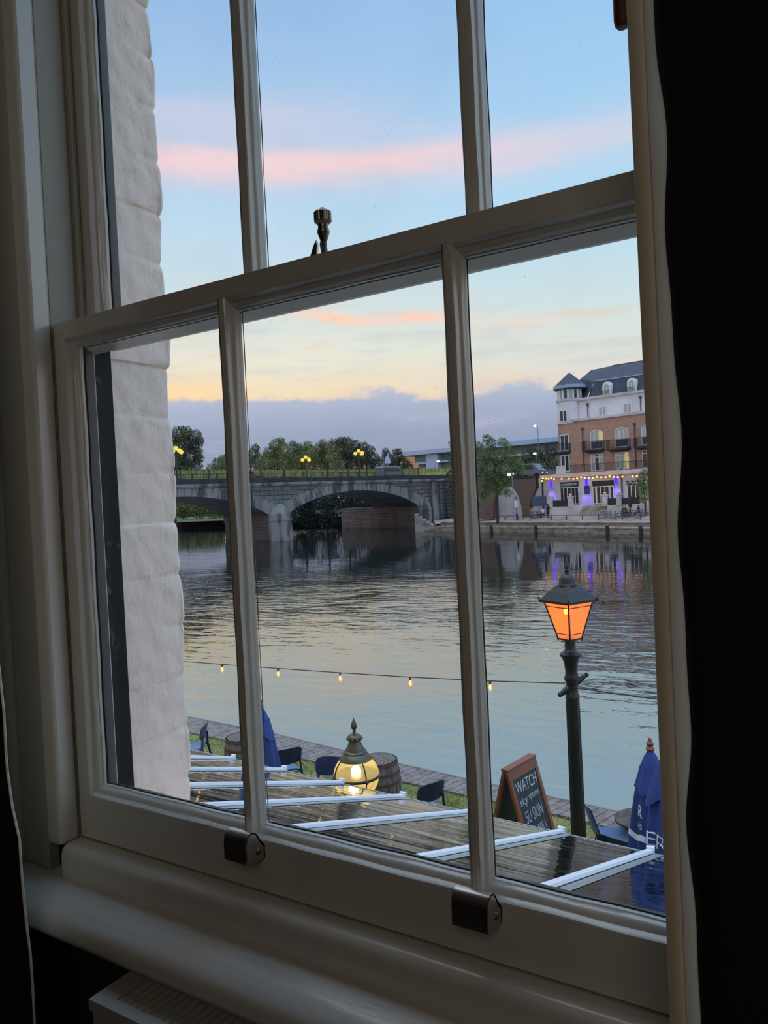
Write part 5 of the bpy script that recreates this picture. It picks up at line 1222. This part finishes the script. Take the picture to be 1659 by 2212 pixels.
def person(label, px, py, yl, face, top_c, leg_c, hair_c, sit=True, lean=0.0):
    lx, z = QF.pix(px, py, yl); t = thing('person', label, 'person', QF.w(lx, yl, .98), QA + face, 'people at the far tables')
    hz = .47 if sit else .92
    J = {'pel': (0, 0, hz), 'sp': (0, -.02 - lean * .5, hz + .25), 'ch': (0, -.02 - lean, hz + .43), 'nk': (0, -.04 - lean, hz + .57), 'hd': (0, -.06 - lean, hz + .66), 'ht': (0, -.06 - lean, hz + .79)}
    for s, k in ((-1, 'l'), (1, 'r')):
        J['sh' + k] = (s * .17, -.03 - lean, hz + .50); J['el' + k] = (s * .23, -.10 - lean, hz + .25); J['wr' + k] = (s * .15, -.33 - lean, hz + .27 if sit else hz + .08); J['hn' + k] = (s * .13, -.41 - lean, hz + .28 if sit else hz + .0)
        J['hp' + k] = (s * .10, 0, hz - .03)
        if sit: J['kn' + k] = (s * .14, -.42, .48); J['an' + k] = (s * .14, -.40, .07); J['to' + k] = (s * .15, -.54, .03)
        else: J['kn' + k] = (s * .11, -.02, .48); J['an' + k] = (s * .11, .02, .08); J['to' + k] = (s * .12, -.12, .03)
    Rd = {'pel': .13, 'sp': .12, 'ch': .14, 'nk': .05, 'hd': .085, 'ht': .075, 'sh': .06, 'el': .043, 'wr': .03, 'hn': .03, 'hp': .09, 'kn': .06, 'an': .04, 'to': .035}
    def chain(m, names, k=1.0, cut=None):
        pts = [Vector(J[a]) for a in names]; rr = [Rd.get(a, Rd.get(a[:2], .05)) * k for a in names]; m.tube(pts, rr, 8)
    b = MB(); chain(b, ['pel', 'sp', 'ch', 'nk', 'hd', 'ht'])
    for k in 'lr': chain(b, ['ch', 'sh' + k, 'el' + k, 'wr' + k, 'hn' + k]); chain(b, ['pel', 'hp' + k, 'kn' + k, 'an' + k, 'to' + k])
    b.sphere(tuple(Vector(J['hd']) + Vector((0, 0, .05))), .105, 12, 8, 1.15); b.sphere(tuple(Vector(J['hd']) + Vector((0, -.108, .04))), .018, 6, 4)
    o = b.build('body', M['skin'], t, smooth=True); rm = o.modifiers.new('join', 'REMESH'); rm.mode = 'VOXEL'; rm.voxel_size = .025; rm.use_smooth_shade = True
    c = MB(); chain(c, ['pel', 'sp', 'ch'], 1.1)
    for k in 'lr': chain(c, ['ch', 'sh' + k, 'el' + k], 1.25)
    c.build('top', top_c, t, smooth=True)
    c = MB()
    for k in 'lr': chain(c, ['pel', 'hp' + k, 'kn' + k, 'an' + k], 1.15)
    c.build('trousers', leg_c, t, smooth=True)
    for k in 'lr':
        a, b2 = Vector(J['an' + k]), Vector(J['to' + k]); MB().tube([a + Vector((0, .04, -.03)), (a + b2) / 2, b2], [.05, .05, .04], 8).build('shoe', M['dark'], t, smooth=True)
    hh2 = MB(); hh2.sphere(tuple(Vector(J['hd']) + Vector((0, .025, .07))), .115, 12, 8, 1.05); hh2.build('hair', hair_c, t, smooth=True)
def cl(n, *c): return pbr(n, rgb(*c), .85)
wht, nav, blk, grn, crm, tan_, hb, red_ = cl('white_shirt', 212, 212, 222), cl('navy_cloth', 36, 40, 66), cl('black_cloth', 28, 28, 32), cl('dark_green_cloth', 48, 62, 56), cl('cream_cloth', 190, 180, 166), cl('tan_cloth', 160, 130, 116), cl('dark_hair', 36, 28, 26), cl('rust_cloth', 140, 70, 58)
person('person in a white shirt seated at the far left picnic table', 1173, 1101, 4.3, 0, wht, nav, hb)
person('person in tan seated low beside the one in white', 1149, 1108, 4.0, R(40), tan_, tan_, hb, True, .1)
person('person in black standing by the left dark parasol', 1184, 1103, 3.8, R(180), blk, blk, hb, False)
person('person in dark green seated left at the crowded table', 1344, 1104, 4.4, R(90), grn, nav, hb, True, .1)
person('person in cream seated in the middle of the crowded table', 1361, 1101, 5.6, 0, crm, blk, hb)
person('person in navy seated at the rightmost far table', 1380, 1100, 5.6, R(-30), nav, nav, hb)
person('person in rust red leaning in at the crowded table', 1352, 1102, 5.5, R(20), red_, blk, hb, True, .15)

def pole_lamp(label, px, ytop, ybase, d, zb2, mat, hx, r=.07, hr=.22):
    b_ = atD(px, ybase, d); tp = atD(px, ytop, d); t = thing('street_lamp', label, 'street lamp', (b_.x, b_.y, zb2))
    h = tp.z - zb2; v = crt * hx; v.z = 0
    MB().tube([(0, 0, 0), (0, 0, h - .3), (v.x * .4, v.y * .4, h), (v.x, v.y, h)], [r, r * .7, r * .5, r * .5], 8).build('pole', M['metal'], t, smooth=True)
    MB().sphere((v.x, v.y, h - .05), hr, 10, 6, .6).build('lamp_head', mat, t, smooth=True)
pole_lamp('tall grey street lamp against the sky left of the turret', 1166, 919, 1022, 109, 1.3, M['lampw'], -.4, .06, .24)
pole_lamp('street lamp glowing among dark trees behind the ramp', 1161, 979, 1020, 122, 1.3, M['lampw'], -.3, .06, .28)
pole_lamp('cold white street lamp beside the leafy tree on the quay', 1110, 1024, 1110, 92, 1.1, M['lampg'], -.35, .06, .26)
pole_lamp('small street lamp at the foot of the white office', 941, 996, 1030, 190, 1.2, M['lampw'], .8, .07, .36)
sg = QF.pix(1115, 1080, 2.6); t = thing('sign_post', 'white notice board on a black post at the quay edge', 'sign', QF.w(sg[0], 2.6, .66), QA)
MB().tube([(0, 0, 0), (0, 0, 3.2)], .05, 8).build('post', M['pipe'], t); MB().tube([(0, 0, 0), (0, 0, .95)], .10, 8).build('post_sleeve', M['dark'], t)
MB().box(-.30, .30, -.06, -.03, 1.75, 2.65).build('board', M['render'], t)
q = atD(838, 1010, 150); t = thing('roadside_sign', 'white bell-shaped roadside sign standing beyond the bridge railing', 'sign', (q.x, q.y, 7.0))
k = 150 / FPX; sm = MB(); prs = [(-7, 0), (7, 0), (6.4, 3), (5.2, 10), (2.5, 16), (0, 17), (-2.5, 16), (-5.2, 10), (-6.4, 3)]
Xv = crt.copy(); Xv.z = 0; Xv.normalize(); Nv = Vector((-Xv.y, Xv.x, 0)); zb3 = atD(838, 1001, 150).z - 7.0
vs = [tuple(Xv * (x * k) + Nv * dy + Vector((0, 0, zb3 + z * k))) for dy in (0, .2) for x, z in prs]; n = len(prs)
sm.add(vs, [tuple(range(n)), tuple(range(n, 2 * n))[::-1]] + [(i, (i + 1) % n, n + (i + 1) % n, n + i) for i in range(n)]); sm.build('board', M['office'], t)
MB().tube([(0, .1, 0), (0, .1, zb3)], .12, 8).build('post', M['metal'], t)

# ------------------------------------------------------------------ office buildings far behind
oo = atD(1000, 1000, 200); OF = Frame(oo.x, oo.y, FAa)
of = thing('office_building', 'long white modern office with a flat overhanging roof behind the bridge and trees', 'building', (oo.x, oo.y, 0), FAa)
def ob_(nm, mat, a, b, y0, y1, dz0=0, dz1=0):
    x0, z1 = OF.pix(*a, y0); x1, _ = OF.pix(b[0], b[1], y0); z0 = OF.pix(b[0], b[1], y0)[1]
    return MB().box(min(x0, x1), max(x0, x1), y0, y1, z0 + dz0, z1 + dz1).build(nm, mat, of)
zr = OF.pix(900, 975, 0)[1]; xa, xb, xc_ = OF.pix(867, 975, 0)[0], OF.pix(1215, 950, 0)[0], OF.pix(925, 980, 0)[0]
zl = zr - 1.1; zm0, zm1 = OF.pix(900, 1004, 0)[1], OF.pix(900, 1000, 0)[1]
MB().box(xa, xb, -2, 12, zl, zr).build('roof_slab', M['office'], of)
MB().box(xc_ - 30 * 200 / FPX, xb, -1, 12, zm0, zm1).build('floor_slab', M['office'], of)
MB().box(OF.pix(893, 990)[0], xb, .6, 12, zm1, zl).build('glazing', M['officeg'], of)
MB().box(OF.pix(900, 990)[0], xb, .6, 12, 1.2, zm0).build('lower_glazing', M['officeg'], of)
MB().box(xc_, OF.pix(951, 1000)[0], -1.2, 10, 1.2, zl).build('stair_tower', M['office'], of)
x2, x3 = OF.pix(1090, 948)[0], OF.pix(1215, 945)[0]; z2_, z3_ = OF.pix(1100, 953)[1], OF.pix(1100, 947)[1]
MB().box(x2 - 18, x3, 3, 14, z2_, z3_).build('upper_roof', pbr('pale_blue_roof', rgb(170, 196, 212), .4), of)
MB().box(x2 - 18, x3, 4, 14, zr, z2_).build('clerestory', M['officeg'], of)
oo2 = atD(890, 1000, 260); t = thing('brick_block', 'peach-coloured brick building glimpsed between dark trees beyond the bridge', 'building', (oo2.x, oo2.y, 0), FAa)
MB().box(-5.5, 5.5, 0, 8, 0, atD(890, 981, 260).z).build('wall', pbr('peach_wall', rgb(226, 150, 116), .8), t)
MB().box(-6, 6, -.3, 8.3, atD(890, 981, 260).z, atD(890, 979, 260).z).build('roof', M['slater'], t)

# ------------------------------------------------------------------ trees
tree('tall dark poplar beyond the bridge beside the white painted wall', [(388, 940, 17), (402, 935, 12), (420, 943, 13), (430, 952, 9), (415, 962, 17), (395, 965, 20), (425, 975, 10), (405, 988, 24), (383, 992, 20), (428, 992, 10), (392, 1010, 20), (416, 1012, 18), (370, 960, 20)], 165, M['leafd'], .38, 1, base=(372, 1000), group='trees beyond the bridge')
tree('low bright green bush left of the left glazing bar beyond the bridge', [(458, 1014, 11), (472, 1004, 13), (487, 998, 14), (500, 992, 16), (480, 1014, 14)], 160, M['leafm'], .32, 2, group='trees beyond the bridge')
tree('small round-topped tree just right of the left glazing bar, beyond the bridge', [(552, 968, 8), (549, 980, 11), (555, 995, 14), (545, 1008, 16)], 170, M['leafd'], .32, 3, group='trees beyond the bridge')
tree('feathery willow beyond the bridge, leftmost of the long row', [(586, 978, 14), (598, 962, 13), (607, 952, 7), (612, 972, 16), (580, 998, 20), (604, 995, 22), (570, 1010, 16), (625, 1000, 20)], 155, M['leafm'], .30, 4, group='trees beyond the bridge')
tree('feathery willow beyond the bridge, left of the far globe lamp', [(640, 970, 12), (632, 958, 6), (650, 978, 15), (645, 995, 22), (665, 962, 9), (668, 982, 17), (640, 1010, 18), (665, 1006, 20)], 158, M['leafm'], .30, 5, group='trees beyond the bridge')
tree('willow beyond the bridge, right of the far globe lamp', [(690, 972, 13), (697, 958, 8), (685, 985, 16), (705, 970, 13), (712, 990, 22), (690, 1006, 20), (722, 1006, 18)], 160, M['leafm'], .30, 6, group='trees beyond the bridge')
tree('tallest dark rounded tree beyond the bridge, left of the near globe lamp', [(722, 962, 13), (738, 954, 10), (750, 958, 12), (735, 975, 20), (755, 975, 16), (745, 998, 22), (765, 1003, 18)], 163, M['leafd'], .32, 7, group='trees beyond the bridge')
tree('dark tree beyond the bridge behind the near globe lamp', [(768, 962, 10), (785, 968, 12), (798, 974, 11), (780, 985, 18), (803, 992, 14), (790, 1005, 18), (812, 1003, 12)], 161, M['leafd'], .32, 8, group='trees beyond the bridge')
tree('small dark tree with pointed top behind the white roadside sign', [(833, 974, 6), (836, 984, 9), (845, 996, 12), (828, 1000, 12), (850, 1008, 12)], 170, M['leafd'], .4, 9, group='trees beyond the bridge')
tree('small dark tree right of the white roadside sign', [(855, 977, 7), (862, 975, 6), (860, 988, 10), (868, 1000, 14), (880, 1008, 11), (850, 1002, 12)], 172, M['leafd'], .4, 10, group='trees beyond the bridge')
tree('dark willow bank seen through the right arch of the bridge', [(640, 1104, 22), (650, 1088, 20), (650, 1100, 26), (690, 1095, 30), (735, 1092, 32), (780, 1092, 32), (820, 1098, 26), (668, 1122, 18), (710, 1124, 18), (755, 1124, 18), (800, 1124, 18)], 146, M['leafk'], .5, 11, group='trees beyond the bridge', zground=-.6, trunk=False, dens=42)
tree('mixed green bushes on the far bank seen under the left arch', [(385, 1093, 17), (410, 1090, 17), (438, 1088, 17), (465, 1090, 17), (492, 1094, 16), (398, 1108, 12), (430, 1107, 13), (460, 1106, 13), (486, 1110, 12)], 235, M['leafm'], .7, 12, group='trees beyond the bridge', zground=-.3, trunk=False, dens=42)
tree('dark ivy and shrubs covering the right end of the bridge', [(977, 958, 8), (985, 975, 12), (975, 990, 9), (988, 1005, 14), (976, 1025, 12), (988, 1045, 16), (975, 1062, 12), (992, 1080, 16), (1002, 1020, 16), (1008, 985, 14), (1008, 1055, 16), (990, 1100, 14), (1004, 1112, 12)], 112, M['leafd'], .35, 13, name='ivy', cat='ivy', trunk=False, dens=42)
tree('leafy green tree on the far quay left of the brick ramp', [(1035, 962, 9), (1052, 948, 10), (1062, 958, 12), (1085, 955, 10), (1095, 965, 10), (1045, 980, 16), (1072, 985, 20), (1100, 988, 16), (1035, 1005, 18), (1060, 1012, 22), (1088, 1010, 22), (1115, 1008, 15), (1128, 1018, 10), (1040, 1035, 18), (1068, 1040, 20), (1095, 1038, 16), (1040, 1060, 16), (1062, 1062, 15), (1085, 1058, 14), (1098, 1065, 9), (1036, 1080, 14), (1118, 998, 10)], 93, M['leafg'], .23, 14, base=(1074, 1104), zground=1.0, dens=36)
tr2 = tree('dark trees massed behind the ramp left of the turret', [(1140, 985, 14), (1160, 979, 12), (1178, 984, 14), (1192, 978, 12), (1150, 1002, 14), (1172, 1004, 15), (1195, 1002, 14), (1130, 1004, 14)], 135, M['leafd'], .4, 15, zground=1.2)
tree('leafy shrub tree on the terrace at the right window edge', [(1392, 1022, 9), (1386, 1036, 10), (1396, 1045, 14), (1386, 1056, 11), (1396, 1070, 13), (1388, 1080, 8)], 86, M['leafg'], .26, 16, zground=1.2, dens=36)
q = onZ(440, 1124, -.6)
wl = []
for i in range(46):
    px = 360 + i * 15; c_ = atD(px, 1080 + 6 * math.sin(i * 1.7), 330); wl.append((tuple(c_), 4.6 + 1.0 * math.sin(i * 2.3)))
    c_ = atD(px, 1100, 325); wl.append((tuple(c_), 4.2))
o_w = (-240, 220, 0)
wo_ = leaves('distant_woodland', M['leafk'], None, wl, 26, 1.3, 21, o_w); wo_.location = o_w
tag(wo_, 'dark distant woodland along the far bank behind the bridge arches', 'woodland', kind='stuff')
struct(MB().box(-60, 75, 0, 3, -2, .5).build('far_stone_edge', M['quay'])).matrix_world = Matrix.Translation(Vector((atD(440, 1118, 225).x, atD(440, 1118, 225).y, 0))) @ Matrix.Rotation(YAW + R(3), 4, 'Z')

# swan on the water near the pier
q = onZ(494, 1166, WZ); sw = thing('swan', 'white swan floating on the river left of the bridge pier', 'swan', (q.x, q.y, WZ), R(200))
M['swan'] = pbr('white_feathers', rgb(232, 230, 232), .8)
b = MB(); b.tube([(-.55, 0, .22), (-.42, 0, .17), (-.15, 0, .14), (.18, 0, .13), (.40, 0, .18), (.50, 0, .30), (.48, 0, .45), (.44, 0, .58), (.47, 0, .68), (.55, 0, .70)], [.02, .13, .22, .24, .17, .08, .055, .05, .06, .045], 12)
b.build('body', M['swan'], sw, smooth=True); part(MB().tube([(.57, 0, .69), (.67, 0, .65)], [.035, .012], 6).build('beak', cl('orange_beak', 220, 110, 40), sw), 'orange beak')
for s in (-1, 1):
    w_ = MB(); w_.tube([(.28, s * .16, .22), (.0, s * .20, .30), (-.35, s * .12, .30), (-.62, s * .05, .30)], [.05, .10, .08, .015], 8); w_.build('wing', M['swan'], sw, smooth=True)
